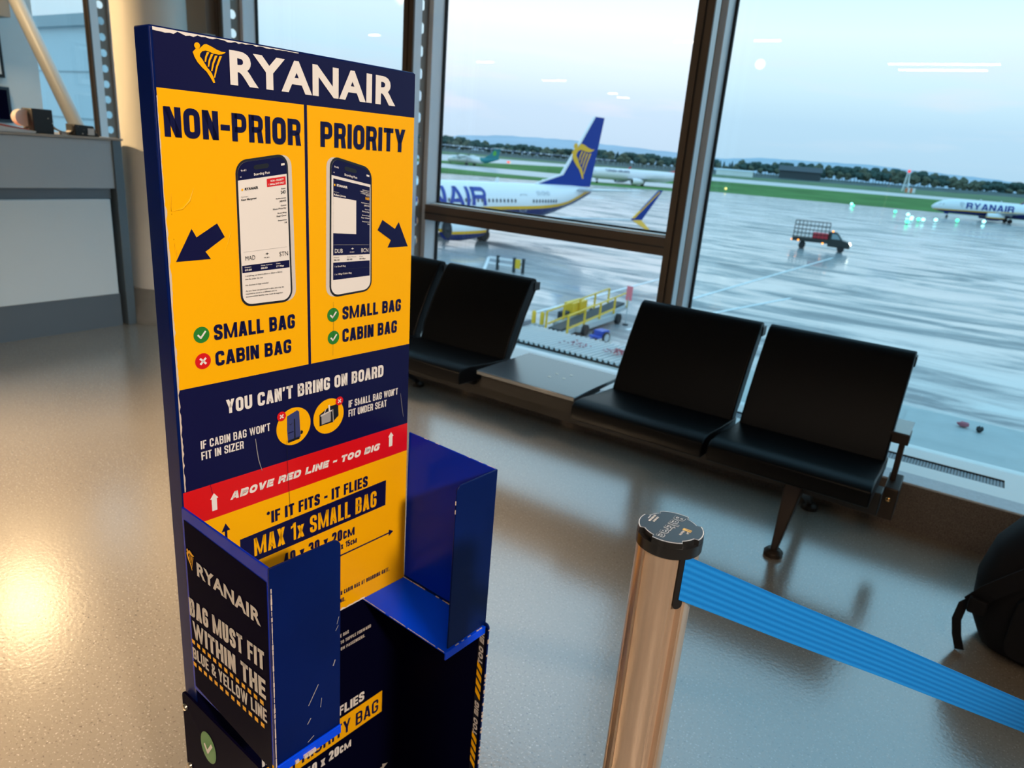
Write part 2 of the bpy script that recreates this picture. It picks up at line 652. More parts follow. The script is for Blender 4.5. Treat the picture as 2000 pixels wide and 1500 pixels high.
def stroke(pts, t, closed=False):
    n = len(pts)
    Lp, Rp = [], []
    for i in range(n):
        if closed:
            a, b_ = pts[i - 1], pts[(i + 1) % n]
        else:
            a, b_ = pts[max(i - 1, 0)], pts[min(i + 1, n - 1)]
        d0 = (pts[i] - a)
        d1 = (b_ - pts[i])
        d0 = d0.normalized() if d0.length > 1e-6 else d1.normalized()
        d1 = d1.normalized() if d1.length > 1e-6 else d0
        nn_ = Vector((-(d0 + d1).y, (d0 + d1).x))
        nn_ = nn_.normalized() if nn_.length > 1e-6 else Vector((-d0.y, d0.x))
        k = min(2.0, 1 / max(0.35, nn_.dot(Vector((-d0.y, d0.x)))))
        Lp.append(pts[i] + nn_ * t / 2 * k)
        Rp.append(pts[i] - nn_ * t / 2 * k)
    V = [tuple(p) for p in Lp + Rp]
    m_ = n if closed else n - 1
    F = [(i, n + i, n + (i + 1) % n, (i + 1) % n) for i in range(m_)]
    return V, F


def glyph(c, w, t):
    """polylines (points, corner radius, closed, width) and polygons of one capital in a w x 1 box"""
    if c in 'MW':
        t = t * 0.88
    l, r, b, p = t / 2, w - t / 2, t * 0.44, 1 - t * 0.44
    th = t * 0.88
    R = max((r - l) * 0.5, 0.02)
    S, P = [], []
    def s(pts, rad=0.0, closed=False, wd=None):
        S.append((pts, rad, closed, wd or th))
    def q(*pts):
        P.append(pts)
    def stem(x):
        q((x - t / 2, 0), (x + t / 2, 0), (x + t / 2, 1), (x - t / 2, 1))
    if c == 'A':
        q((0, 0), (t, 0), (w / 2 + t * 0.42, 1), (w / 2 - t * 0.58, 1))
        q((w - t, 0), (w, 0), (w / 2 + t * 0.58, 1), (w / 2 - t * 0.42, 1))
        q((t * 0.7, 0.17), (w - t * 0.7, 0.17), (w - t * 0.85, 0.17 + th * 0.85), (t * 0.85, 0.17 + th * 0.85))
    elif c == 'B':
        stem(l)
        s([(l, p), (r - t * 0.06, p), (r - t * 0.06, 0.52), (l, 0.52)], R * 0.8)
        s([(l, 0.52), (r, 0.52), (r, b), (l, b)], R * 0.8)
    elif c in 'CG':
        s([(r, 0.66), (r, p), (l, p), (l, b), (r, b), (r, 0.34 if c == 'C' else 0.46)] + ([(w * 0.52, 0.46)] if c == 'G' else []), R if c == 'C' else R * 0.9, False, t * 0.95)
    elif c == 'D':
        stem(l)
        s([(l, p), (r, p), (r, b), (l, b)], R, False, t * 0.95)
    elif c in 'EF':
        stem(l)
        q((l, 1 - th), (w, 1 - th), (w, 1), (l, 1))
        q((l, 0.5 - th * 0.45), (w * 0.92, 0.5 - th * 0.45), (w * 0.92, 0.5 + th * 0.45), (l, 0.5 + th * 0.45))
        if c == 'E':
            q((l, 0), (w, 0), (w, th), (l, th))
    elif c == 'H':
        stem(l)
        stem(r)
        q((l, 0.5 - th / 2), (r, 0.5 - th / 2), (r, 0.5 + th / 2), (l, 0.5 + th / 2))
    elif c == 'I':
        stem(w / 2)
    elif c == 'J':
        s([(r, 1), (r, b), (l, b), (l, 0.3)], R, False, t)
    elif c == 'K':
        stem(l)
        q((l, 0.30), (t, 0.62), (w - t, 1), (w, 1))
        q((t * 0.9, 0.62), (w - t * 1.05, 0), (w, 0), (w * 0.5 + t * 0.5, 0.66))
    elif c == 'L':
        stem(l)
        q((l, 0), (w, 0), (w, th), (l, th))
    elif c == 'M':
        stem(l)
        stem(r)
        q((t * 0.2, 1), (t * 1.0, 1), (w / 2 + t * 0.34, 0.02), (w / 2 - t * 0.34, 0.02))
        q((w - t * 1.0, 1), (w - t * 0.2, 1), (w / 2 + t * 0.34, 0.02), (w / 2 - t * 0.34, 0.02))
    elif c == 'N':
        stem(l)
        stem(r)
        q((0, 1), (t * 1.05, 1), (w, 0), (w - t * 1.05, 0))
    elif c in 'O0':
        s([(l, p), (l, b), (r, b), (r, p)], R, True, t * 0.97)
    elif c == 'P':
        stem(l)
        s([(l, p), (r, p), (r, 0.42), (l, 0.42)], R * 0.9)
    elif c == 'R':
        stem(l)
        s([(l, p), (r, p), (r, 0.47), (l, 0.47)], R * 0.85)
        q((w - t * 1.05, 0), (w, 0), (w - t * 0.35, 0.5), (w - t * 1.25, 0.5))
    elif c == 'S':
        s([(r, 0.66), (r, p), (l, p), (l, 0.56), (r, 0.45), (r, b), (l, b), (l, 0.34)], R, False, t * 0.93)
    elif c == 'T':
        stem(w / 2)
        q((0, 1 - th), (w, 1 - th), (w, 1), (0, 1))
    elif c == 'U':
        s([(l, 1), (l, b), (r, b), (r, 1)], R, False, t * 0.97)
    elif c == 'V':
        q((0, 1), (t, 1), (w / 2 + t * 0.45, 0), (w / 2 - t * 0.55, 0))
        q((w - t, 1), (w, 1), (w / 2 + t * 0.55, 0), (w / 2 - t * 0.45, 0))
    elif c == 'W':
        for k in (0, 1):
            x0, x2 = w / 2 * k - (t * 0.4 if k else 0), w / 2 * (k + 1) + (0 if k else t * 0.4)
            xm = (x0 + x2) / 2
            q((x0, 1), (x0 + t * 0.85, 1), (xm + t * 0.4, 0), (xm - t * 0.4, 0))
            q((x2 - t * 0.85, 1), (x2, 1), (xm + t * 0.4, 0), (xm - t * 0.4, 0))
    elif c in 'Xx':
        q((0, 0), (t * 1.05, 0), (w, 1), (w - t * 1.05, 1))
        q((0, 1), (t * 1.05, 1), (w, 0), (w - t * 1.05, 0))
    elif c == 'Y':
        q((w / 2 - t / 2, 0), (w / 2 + t / 2, 0), (w / 2 + t / 2, 0.46), (w / 2 - t / 2, 0.46))
        q((0, 1), (t * 1.02, 1), (w / 2 + t * 0.5, 0.40), (w / 2 - t * 0.5, 0.40))
        q((w - t * 1.02, 1), (w, 1), (w / 2 + t * 0.5, 0.40), (w / 2 - t * 0.5, 0.40))
    elif c == 'Z':
        q((0, 1 - th), (w, 1 - th), (w, 1), (0, 1))
        q((0, 0), (w, 0), (w, th), (0, th))
        q((0, th * 0.9), (t * 1.15, th * 0.9), (w, 1 - th * 0.9), (w - t * 1.15, 1 - th * 0.9))
    elif c == '1':
        q((w - t, 0), (w, 0), (w, 1), (w - t, 1))
        q((0, 0.70), (w - t, 0.78), (w - t * 0.6, 1), (w - t, 1), (w * 0.3, 0.86), (0, 0.86))
    elif c == '2':
        s([(l, 0.68), (l, p), (r, p), (r, 0.56), (l + t * 0.1, 0.16)], R, False, t * 0.95)
        q((0, 0), (w, 0), (w, th), (0, th))
        q((0, 0), (t, 0), (t, 0.2), (0, 0.2))
    elif c == '3':
        s([(l, 0.70), (l, p), (r, p), (r, 0.53), (w * 0.4, 0.53)], R, False, t * 0.93)
        s([(w * 0.4, 0.51), (r, 0.51), (r, b), (l, b), (l, 0.30)], R, False, t * 0.93)
    elif c == '4':
        q((w * 0.80 - t, 0), (w * 0.80, 0), (w * 0.80, 1), (w * 0.80 - t, 1))
        q((0, 0.20), (w, 0.20), (w, 0.20 + th), (0, 0.20 + th))
        q((0, 0.20 + th * 0.7), (t, 0.20 + th), (w * 0.80 - t * 0.1, 1), (w * 0.80 - t, 1))
    elif c == '5':
        q((0, 0.46), (t, 0.46), (t, 1), (0, 1))
        q((0, 1 - th), (w * 0.95, 1 - th), (w * 0.95, 1), (0, 1))
        s([(l, 0.57), (r, 0.57), (r, b), (l, b), (l, 0.28)], R, False, t * 0.93)
    elif c == '-':
        q((0, 0.36), (w, 0.36), (w, 0.36 + th), (0, 0.36 + th))
    elif c == "'":
        q((w / 2 - t / 2, 0.68), (w / 2 + t * 0.1, 0.68), (w / 2 + t / 2, 1), (w / 2 - t / 2, 1))
    elif c == '.':
        q((0, 0), (t, 0), (t, th), (0, th))
    elif c == '*':
        for k in range(3):
            a = pi * k / 3 + pi / 6
            dx, dy = w / 2 * cos(a), w / 2 * sin(a)
            ox_, oy_ = -sin(a) * t * 0.2, cos(a) * t * 0.2
            q((w / 2 - dx - ox_, 0.78 - dy - oy_), (w / 2 + dx - ox_, 0.78 + dy - oy_), (w / 2 + dx + ox_, 0.78 + dy + oy_), (w / 2 - dx + ox_, 0.78 - dy + oy_))
    elif c == '&':
        s([(w, 0), (w * 0.22, 0.72), (w * 0.22, p), (w * 0.72, p), (w * 0.72, 0.68), (l, 0.42), (l, b), (w * 0.62, b), (w, 0.48)], R * 0.7, False, t * 0.8)
    return S, P


WID = {'I': 0.0, 'M': 1.52, 'W': 1.6, "'": 0.0, '.': 0.0, '-': 0.6, '*': 0.75, ' ': 0.42, 'L': 0.86, 'E': 0.86, 'F': 0.84, '1': 0.68, 'x': 0.95, 'T': 0.92, 'Y': 1.05, 'A': 1.05, 'V': 1.02, '&': 1.05, 'c': 0.8, 'm': 1.5}


def block(txt, width, t, gap):
    """vertices and faces (cap height 1) of a line of block capitals exactly `width` cap heights long"""
    fix = sum(t for c in txt if c in "I'.") + gap * (len(txt) - 1)
    unit = sum(WID.get(c, 1.0) for c in txt)
    k = max((width - fix) / unit, t * 1.6)
    V, F = [], []
    x = 0.0
    for c in txt:
        w = t if c in "I'." else k * WID.get(c, 1.0)
        sc_, cc, tt = 1.0, c, t
        if c in 'xcm':
            sc_, cc = 0.74, c.upper()
            tt = t / 0.74 * (0.8 if c != 'x' else 0.95)
        if c != ' ':
            S, P = glyph(cc, w / sc_, min(tt, w / sc_ * 0.46) if c not in "I'.-*" else tt)
            for pts, rad, cl_, wd in S:
                vs, fs = stroke(rounded(pts, rad, cl_), wd, cl_)
                o_ = len(V)
                V += [(v[0] * sc_ + x, v[1] * sc_) for v in vs]
                F += [tuple(i + o_ for i in f) for f in fs]
            for pts in P:
                o_ = len(V)
                V += [(v[0] * sc_ + x, v[1] * sc_) for v in pts]
                F.append(tuple(range(o_, o_ + len(pts))))
        x += w + gap
    tot = x - gap
    V = [(v[0] * width / tot, v[1]) for v in V]
    return V, F


def sliced(V, F, n):
    """cut flat lettering into n horizontal slices so that it can follow a round hull"""
    bmx = bmesh.new()
    vs = [bmx.verts.new((v[0], v[1], 0)) for v in V]
    for f in F:
        try:
            bmx.faces.new([vs[i] for i in f])
        except ValueError:
            pass
    for k in range(1, n):
        bmesh.ops.bisect_plane(bmx, geom=bmx.verts[:] + bmx.edges[:] + bmx.faces[:], plane_co=(0, k / n, 0), plane_no=(0, 1, 0))
    bmx.verts.index_update()
    V2 = [(v.co.x, v.co.y) for v in bmx.verts]
    F2 = [tuple(v.index for v in f.verts) for f in bmx.faces]
    bmx.free()
    return V2, F2


def btext(name, parent, txt, a0, a1, b, cap, m, fr, t=0.2, gap=0.09, c=0.0012, slant=0.0, b1=None, cap1=None, slices=0):
    """one line of block capitals as one mesh; b1 and cap1 let baseline and height change along the line"""
    V, F = block(txt, (a1 - a0) / cap, t, gap)
    if slices:
        V, F = sliced(V, F, slices)
    b1 = b if b1 is None else b1
    cap1 = cap if cap1 is None else cap1
    w = (a1 - a0) / cap
    mb = MB()
    P = []
    for x, y in V:
        u_ = x / w
        P.append(fr(a0 + u_ * (a1 - a0) + slant * y * cap, b + (b1 - b) * u_ + y * (cap + (cap1 - cap) * u_), c))
    mb.add(P, F, m)
    return mb.build(name, parent)


# ------------------------------------------------------------------ lettering
_tc = {}


def glyphs(txt, bold):
    key = (txt, bold)
    if key in _tc:
        return _tc[key]
    def conv(t):
        cu = bpy.data.curves.new('lettering_source', 'FONT')
        cu.body = t
        cu.offset = bold
        cu.resolution_u = 4
        cu.space_character = 1.0 + bold * 1.6
        ob = bpy.data.objects.new('lettering_source', cu)
        COL.objects.link(ob)
        dg = bpy.context.evaluated_depsgraph_get()
        dg.update()
        me = bpy.data.meshes.new_from_object(ob.evaluated_get(dg))
        V = [v.co.copy() for v in me.vertices]
        F = [tuple(p.vertices) for p in me.polygons]
        bpy.data.meshes.remove(me)
        bpy.data.objects.remove(ob)
        bpy.data.curves.remove(cu)
        return V, F
    Hv, _ = conv('H')
    y0, y1 = min(v.y for v in Hv), max(v.y for v in Hv)
    V, F = conv(txt)
    x0, x1 = min(v.x for v in V), max(v.x for v in V)
    P = [((v.x - x0) / (x1 - x0), (v.y - y0) / (y1 - y0)) for v in V]
    _tc[key] = (P, F)
    return P, F


def text(mb, txt, a0, a1, b, cap, m, fr, c=0.0012, bold=0.0, slant=0.0, vert=False):
    """text from a0 to a1 along a, baseline b, capital height cap, in frame fr(a, b, c)"""
    P, F = glyphs(txt, bold)
    out_ = []
    for x, y in P:
        A = a0 + x * (a1 - a0)
        B = b + y * cap
        if slant:
            A += slant * y * cap
        out_.append(fr(A, B, c))
    mb.add(out_, F, m)


def tick(mb, ca, cb, ra, rb, kind, fr, c=0.0008):
    ring = [(ca + ra * cos(2 * pi * i / 28), cb + rb * sin(2 * pi * i / 28)) for i in range(28)]
    mb.poly(ring, M['green'] if kind == 'tick' else M['red'], fr, c)
    def seg(p, q, w):
        p, q = Vector(p), Vector(q)
        d = (q - p).normalized()
        n_ = Vector((-d.y, d.x)) * w / 2
        pts = [p - n_, q - n_, q + n_, p + n_]
        mb.poly([(ca + t.x * ra, cb + t.y * rb) for t in pts], M['white'], fr, c + 0.0004)
    if kind == 'tick':
        seg((-0.5, 0.05), (-0.08, -0.42), 0.22)
        seg((-0.16, -0.42), (0.52, 0.42), 0.22)
    else:
        seg((-0.38, -0.38), (0.38, 0.38), 0.26)
        seg((-0.38, 0.38), (0.38, -0.38), 0.26)


HARP = [(180, 270), (75, 390), (130, 560), (220, 730), (370, 900), (520, 1040), (640, 1230), (740, 1420), (800, 1410), (770, 1260), (690, 1060), (560, 910), (470, 760), (390, 620), (310, 520), (330, 430), (400, 340), (520, 310), (650, 340), (780, 390), (960, 415), (1090, 395), (1180, 350), (1235, 310), (1080, 305), (900, 240), (720, 150), (560, 85), (470, 105), (400, 170), (320, 250), (300, 262), (240, 268)]


def harp(mb, a0, a1, b0, b1, m, fr, c=0.0012):
    def q(x, y):
        yy = y - 0.08 * (x - 75)
        return (a0 + (x - 75) / 1160 * (a1 - a0), b1 - (yy - 60) / 1315 * (b1 - b0))
    mb.poly([q(*p) for p in HARP], m, fr, c)
    mb.poly([q(235 + 102 * cos(2 * pi * i / 20), 165 + 108 * sin(2 * pi * i / 20)) for i in range(20)], m, fr, c + 0.0001)
    for (x0, y0, x1, y1) in ((600, 360, 490, 700), (740, 410, 590, 860), (880, 455, 700, 1010), (1040, 460, 785, 1230)):
        mx_, my_ = (x0 + x1) / 2 - 25, (y0 + y1) / 2
        mb.poly([q(x0 - 40, y0), q(mx_ - 33, my_), q(x1 - 24, y1), q(x1 + 24, y1), q(mx_ + 33, my_), q(x0 + 48, y0)], m, fr, c)


# ------------------------------------------------------------------ the hall
YG = 3.70     # glass plane
YF = 3.39     # inner face of the mullions
YS = 3.23     # face of the upstand below the sill
b = MB().box(-14, 6, -18, YS + 0.4, -0.2, 0, M['floor'])
struct(b.build('floor'))
b = MB().box(-14, 6, -18, YG + 0.2, 3.6, 3.8, M['ceiling'])
struct(b.build('ceiling'))
struct(MB().box(-14, 6, -18.2, -18, 0, 3.6, M['hallwall']).build('wall_back'))
struct(MB().box(6, 6.2, -18.2, YG + 0.2, 0, 3.6, M['hallwall']).build('wall_right'))
struct(MB().box(-14.2, -14, -18.2, -0.2, 0, 3.6, M['hallwall']).build('wall_far'))
wl = MB().box(-8.45, -8.3, -0.2, YG, 0, 3.6, M['wall'])
wl.box(-14.2, -8.3, -0.3, -0.2, 0, 3.6, M['wall'])
struct(wl.build('wall_left'))
struct(MB().box(-8.3, -8.0, 0.0, 3.38, 2.21, 3.6, M['ceiling']).build('trim_1'))
# carpeted upstand, sill and floor-side nosing
struct(MB().box(-8.3, 6, YS, YS + 0.4, 0, 0.205, M['skirt']).build('baseboard_window'))
sl = MB().box(-8.3, 6, YS - 0.004, YS + 0.12, 0.205, 0.214, M['sillstone'])
struct(sl.build('trim_2', bevel=0.003))
sl = MB()
for x0, x1, y0, y1 in ((-8.3, 6, YS + 0.12, 3.48), (-8.3, 6, 3.585, 3.76), (0.27, 6, 3.48, 3.585), (-8.3, -1.22, 3.48, 3.585)):
    sl.box(x0, x1, y0, y1, 0.14, 0.212, M['sill'])
struct(sl.build('trim_3'))
g = thing('sill_air_grille', 'slim metal air grille let into the white window sill beside the bench end', 'air grille', (-0.475, 3.532, 0.145))
gm = MB().box(-0.742, 0.742, -0.05, 0.05, 0, 0.012, M['gasket'])
gm.build('grille_tray', g)
gm = MB()
nx = 120
for i in range(nx):
    x = -0.74 + 1.48 * (i + 0.5) / nx
    gm.box(x - 0.0028, x + 0.0028, -0.05, 0.05, 0.050, 0.062, M['grille'])
for j in range(8):
    y = -0.05 + 0.1 * (j + 0.5) / 8
    gm.box(-0.742, 0.742, y - 0.003, y + 0.003, 0.049, 0.061, M['grille'])
gm.build('grille_mesh', g)
gm = MB().box(-0.742, 0.742, 0.0475, 0.0515, 0.012, 0.066, M['gasket'])
gm.build('grille_rim', g)

# mullions: face coloured dark for shade, flanges pale for sky light, a steel web with round holes, black gasket
MX = (-1.281, -3.06, -4.85, -6.635)


def make_mullion(xr):
    root = bpy.data.objects.new('trim_%d' % (4 + MX.index(xr)), None)
    COL.objects.link(root)
    root.location = (xr, 0, 0)
    struct(root)
    a = MB()
    a.box(-0.078, -0.044, YF, YF + 0.012, 0.21, 3.6, M['mull'])
    a.box(-0.034, 0.0, YF, YF + 0.012, 0.21, 3.6, M['mull'])
    a.box(-0.046, -0.032, YF + 0.008, YF + 0.014, 0.21, 3.6, M['gasket'])
    a.build('shaded_face', root)
    a = MB()
    a.box(-0.076, -0.0015, YF + 0.0125, YF + 0.03, 0.21, 3.6, M['flange'])
    a.box(-0.012, -0.0015, YF + 0.03, YF + 0.076, 0.21, 3.6, M['flange'])
    a.box(-0.076, -0.066, YF + 0.03, YF + 0.076, 0.21, 3.6, M['flange'])
    a.build('inner_flange', root)
    a = MB()
    a.box(-0.076, -0.002, YF + 0.175, YF + 0.20, 0.21, 3.6, M['flange'])
    a.box(-0.07, -0.008, YF + 0.20, YG - 0.022, 0.21, 3.6, M['flange'])
    a.build('outer_flange', root, bevel=0.003)
    a = MB()
    y0, y1 = YF + 0.03, YF + 0.175
    pitch = 0.124
    nseg = 16
    z = 0.25
    while z + pitch < 3.6:
        yc, zc = (y0 + y1) / 2 + 0.012, z + pitch / 2
        inner = [(yc + 0.031 * cos(2 * pi * i / nseg), zc + 0.031 * sin(2 * pi * i / nseg)) for i in range(nseg)]
        outer_ = []
        for i in range(nseg):
            t = 2 * pi * i / nseg
            k = 1 / max(abs(cos(t)), abs(sin(t)))
            outer_.append((min(max(yc + k * cos(t) * 0.1, y0), y1), min(max(zc + k * sin(t) * pitch / 2, z), z + pitch)))
        vs = [(-0.04, p[0], p[1]) for p in inner] + [(-0.04, p[0], p[1]) for p in outer_]
        fs = [(i, (i + 1) % nseg, (i + 1) % nseg + nseg, i + nseg) for i in range(nseg)]
        a.add(vs, fs, M['web'])
        z += pitch
    o = a.build('perforated_web', root)
    so = o.modifiers.new('solidify', 'SOLIDIFY')
    so.thickness = 0.006
    a = MB().box(-0.08, 0.004, YG - 0.022, YG - 0.006, 0.21, 3.6, M['gasket'])
    a.build('gasket', root)
    return root


for xr in MX:
    make_mullion(xr)
# transom across the middle bay
tr = MB()
x0, x1 = MX[1] + 0.135, MX[0] - 0.12
x0, x1 = MX[1] - 0.001, MX[0] - 0.079
tr.box(x0, x1, 3.555, 3.672, 0.944, 1.038, M['trans'])
tr.box(x0, x1, 3.552, 3.6, 0.985, 0.992, M['gasket'])
tr.box(x0, x1, 3.60, 3.674, 1.038, 1.046, M['sill'])
tr.box(x0, x1, 3.674, 3.695, 0.935, 1.055, M['gasket'])
struct(tr.build('trim_8'))
# panes
bays = [(-8.3, MX[3] - 0.078), (MX[3], MX[2] - 0.078), (MX[2], MX[1] - 0.078), (MX[1], MX[0] - 0.078), (MX[0], 6.0)]
for i, (x0, x1) in enumerate(bays):
    gmat = (M['glassL'], M['glassL'], M['glassL'], M['glassM'], M['glassR'])[i]
    w_ = MB().box(x0 - 0.03, x1 + 0.03, YG, YG + 0.02, 0.14, 3.6, gmat)
    struct(w_.build('window_%d' % (i + 1)))
# dark panel behind the column
struct(MB().box(-5.20, -4.94, 3.33, 3.5, 2.02, 3.6, M['web']).build('trim_9'))

# round column with a flared collar
c = thing('round_column', 'cream painted round column by the windows behind the tall sign', 'column', (-5.12, 3.02, 0))
MB().lathe([(0.235, 0.0), (0.235, 3.6)], M['column'], n=64).build('shaft', c, smooth=True)
MB().lathe([(0.335, 0.0), (0.335, 0.03), (0.29, 0.15), (0.25, 0.235), (0.238, 0.24)], M['colbase'], n=64).build('collar', c, smooth=True)

# raking white brace in front of the glass
p = thing('diagonal_brace', 'white tubular brace leaning across the windows behind the boarding desk', 'brace', (-5.93, 3.33, 0))
MB().tube([(0.04, 0, 0.1), (-2.26, 0.0, 2.88)], 0.06, M['pole'], n=24).build('tube', p, smooth=True)
MB().box(-0.06, 0.14, -0.07, 0.07, 0.0, 0.12, M['pole']).build('foot_bracket', p, bevel=0.01)

# boarding desk
dk = thing('boarding_desk', 'grey boarding desk with pale lower panel and steel plinth at far left', 'desk', (-5.03, 1.2, 0))
XB = -0.75
MB().box(XB, 0, -2.0, 1.44, 0.95, 1.262, M['desk_u']).build('upper_panel', dk, bevel=0.004)
MB().box(XB, -0.03, -2.0, 1.42, 0.88, 0.95, M['desk_p']).build('recess_rail', dk)
MB().box(XB, -0.004, -2.0, 1.40, 0.23, 0.88, M['desk_l']).build('lower_panel', dk, bevel=0.004)
MB().box(XB, -0.012, -2.0, 1.41, 0.0, 0.23, M['desk_p']).build('plinth', dk)
MB().box(XB, 0.012, 1.44, 1.50, 0.0, 1.262, M['desk_e']).build('end_panel', dk, bevel=0.003)
MB().box(XB - 0.02, 0.02, -2.02, 1.51, 1.262, 1.276, M['desk_t']).build('desk_top', dk, bevel=0.003)
M['speck'] = mat('black_box_with_pale_flecks', (0.012, 0.012, 0.013), 0.5)
n_ = M['speck'].node_tree
vo = n_.nodes.new('ShaderNodeTexVoronoi')
vo.inputs['Scale'].default_value = 38
tcx = n_.nodes.new('ShaderNodeTexCoord')
n_.links.new(tcx.outputs['Object'], vo.inputs['Vector'])
lt = n_.nodes.new('ShaderNodeMath')
lt.operation = 'LESS_THAN'
lt.inputs[1].default_value = 0.16
n_.links.new(vo.outputs['Distance'], lt.inputs[0])
mm = n_.nodes.new('ShaderNodeMixRGB')
mm.inputs[1].default_value = (0.012, 0.012, 0.013, 1)
mm.inputs[2].default_value = (0.55, 0.48, 0.40, 1)
n_.links.new(lt.outputs[0], mm.inputs[0])
n_.links.new(mm.outputs[0], n_.nodes['Principled BSDF'].inputs['Base Color'])
t = thing('label_printer', 'upright black printer box with pale flecks on the boarding desk', 'printer', (-5.17, 2.27, 1.276))
MB().box(-0.07, 0.07, -0.065, 0.055, 0, 0.145, M['speck']).build('casing', t, bevel=0.006)
MB().lathe([(0.05, -0.03), (0.05, 0.03)], M['white'], c=(-0.02, -0.085, 0.085), n=24, axis='x').build('paper_roll', t, smooth=True)
t = thing('boarding_pass_scanner', 'low black scanner with white sticker near the end of the desk', 'scanner', (-5.16, 2.51, 1.276))
a = MB()
a.prism([(-0.06, 0), (0.095, 0), (0.07, 0.035), (0.06, 0.065), (-0.06, 0.07)], -0.06, 0.06, M['speck'], lambda A, B, C: (C, A, B))
a.build('casing', t, bevel=0.004)
MB().box(0.0605, 0.062, 0.02, 0.06, 0.008, 0.05, M['white']).build('sticker', t)
t = thing('curled_paper_strip', 'cream paper strip curling out between the black printer and scanner', 'paper strip', (-5.17, 2.39, 1.276))
a = MB()
pts = [(-0.06, 0.055), (-0.03, 0.03), (0.0, 0.018), (0.04, 0.014), (0.07, 0.03)]
a.rings([[(-0.03, y, z), (0.03, y, z), (0.03, y, z + 0.004), (-0.03, y, z + 0.004)] for y, z in pts], M['white'])
a.box(-0.02, 0.02, 0.0, 0.03, 0, 0.0165, M['white'])
a.build('strip', t, smooth=True)
M['paperred'] = mat('red_paper', (0.75, 0.10, 0.05), 0.5)
t = thing('folded_documents', 'stack of white papers with a red sheet at the left of the desk', 'papers', (-5.16, 1.89, 1.276))
a = MB()
a.prism([(-0.2, 0.0), (0.30, 0.0), (0.31, 0.012), (0.1, 0.035), (-0.2, 0.05)], -0.11, 0.11, M['white'], lambda A, B, C: (C, A, B))
a.build('white_pages', t, bevel=0.003)
a = MB()
a.prism([(-0.2, 0.052), (0.1, 0.037), (0.27, 0.018), (0.27, 0.021), (0.1, 0.046), (-0.2, 0.066)], -0.112, 0.112, M['paperred'], lambda A, B, C: (C, A, B))
a.build('red_sheet', t)
# wall fittings at the far left
t = thing('framed_notice', 'dark framed notice on the white wall at far left', 'picture', (-8.295, 3.18, 1.90))
MB().box(0, 0.03, -0.2, 0.2, -0.21, 0.21, M['gasket']).build('frame', t, bevel=0.004)
MB().box(0.03, 0.033, -0.17, 0.17, -0.18, 0.18, M['white']).build('mount', t)
MB().box(0.033, 0.035, -0.11, 0.13, -0.13, 0.15, M['navy']).build('sheet', t)
M['screen'] = mat('dark_screen', (0.01, 0.018, 0.03), 0.2)
t = thing('wall_screen', 'dark screen on the white wall behind the desk below the framed notice', 'screen', (-8.295, 3.13, 1.45))
MB().box(0, 0.06, -0.27, 0.26, -0.17, 0.16, M['screen']).build('panel', t, bevel=0.008)
MB().box(0.06, 0.063, -0.24, 0.23, -0.14, 0.13, M['innernavy']).build('display', t)


# ------------------------------------------------------------------ baggage sizer stand
SZ = thing('baggage_sizer', 'tall navy and yellow baggage sizer stand with printed bag rules and open tray', 'baggage sizer', (-0.859, 0.505, 0), radians(-5.1))
HT = 1.506
def PX(s, h):
    return s * (1 - 0.034 * max(0.0, (h - 0.58) / 0.92)) if s > 0.41 else s
FACE = lambda s, h, c: (c, s, h)                 # printed front
def FT(s, h, c):
    return (c, PX(s, h), h)
LEFT = lambda w, h, c: (w, -0.0032 - c, h)       # outer left side
RIN = lambda w, h, c: (w, 0.4285 - c, h)         # inner right side

b = MB()
b.prism([(0, 0), (0.43, 0), (0.43, 0.58), (0.4155, HT), (0, HT)], -0.038, 0.0, M['steelshade'], lambda A, B, C: (C, A, B))
b.build('back_board', SZ, bevel=0.0025)
# printed sheet (one big vinyl) in flat colours
sh = MB()
def band(h0, h1, m, s0=0.0, s1=0.43, c=0.0003):
    sh.poly([(s0, h0), (s1, h0), (s1, h1), (s0, h1)], m, FT, c)
band(1.439, HT - 0.002, M['navy'], 0.004)
band(1.061, 1.439, M['yellow'], 0.004)
band(0.909, 1.061, M['navy'], 0.004)
band(0.854, 0.909, M['red'], 0.001)
band(0.577, 0.854, M['yellow'], 0.001)
sh.poly([(0.2105, 1.061), (0.2155, 1.061), (0.2125, 1.4395), (0.2075, 1.4395)], M['navy'], FACE, 0.0005)
ps = sh.build('printed_sheet', SZ)
# torn white edge of the vinyl
tw = MB()
def ragged(pts, w0, w1, seed, along='h', fr=FACE, c=0.0006, m=None):
    r = random.Random(seed)
    a = pts[0]
    n = pts[2]
    P = []
    Q = []
    for i in range(n + 1):
        t = pts[0] + (pts[1] - pts[0]) * i / n
        e = w0 + (w1 - w0) * r.random()
        P.append(t)
        Q.append(e)
    return P, Q
P_, Q_ = ragged((0.91, 1.43, 90), 0.0008, 0.0032, 3)
for i in range(len(P_) - 1):
    k = 1.0 if P_[i] < 1.30 else 0.5
    tw.poly([(0.0032, P_[i]), (0.0032 + Q_[i] * k, P_[i]), (0.0032 + Q_[i + 1] * k, P_[i + 1]), (0.0032, P_[i + 1])], M['chip'], FACE, 0.0007)
P_, Q_ = ragged((0.004, 0.20, 40), 0.001, 0.005, 5)
for i in range(len(P_) - 1):
    k = 1 - P_[i] / 0.24
    tw.poly([(P_[i], HT - 0.002), (P_[i + 1], HT - 0.002), (P_[i + 1], HT - 0.002 - Q_[i + 1] * k), (P_[i], HT - 0.002 - Q_[i] * k)], M['white'], FACE, 0.0007)
P_, Q_ = ragged((0.11, 0.33, 30), 0.001, 0.005, 8)
for i in range(len(P_) - 1):
    tw.poly([(P_[i], 0.577), (P_[i + 1], 0.577), (P_[i + 1], 0.577 + Q_[i + 1]), (P_[i], 0.577 + Q_[i])], M['white'], FACE, 0.0009)
tw.build('torn_edge', SZ)['label'] = 'torn white vinyl edge'

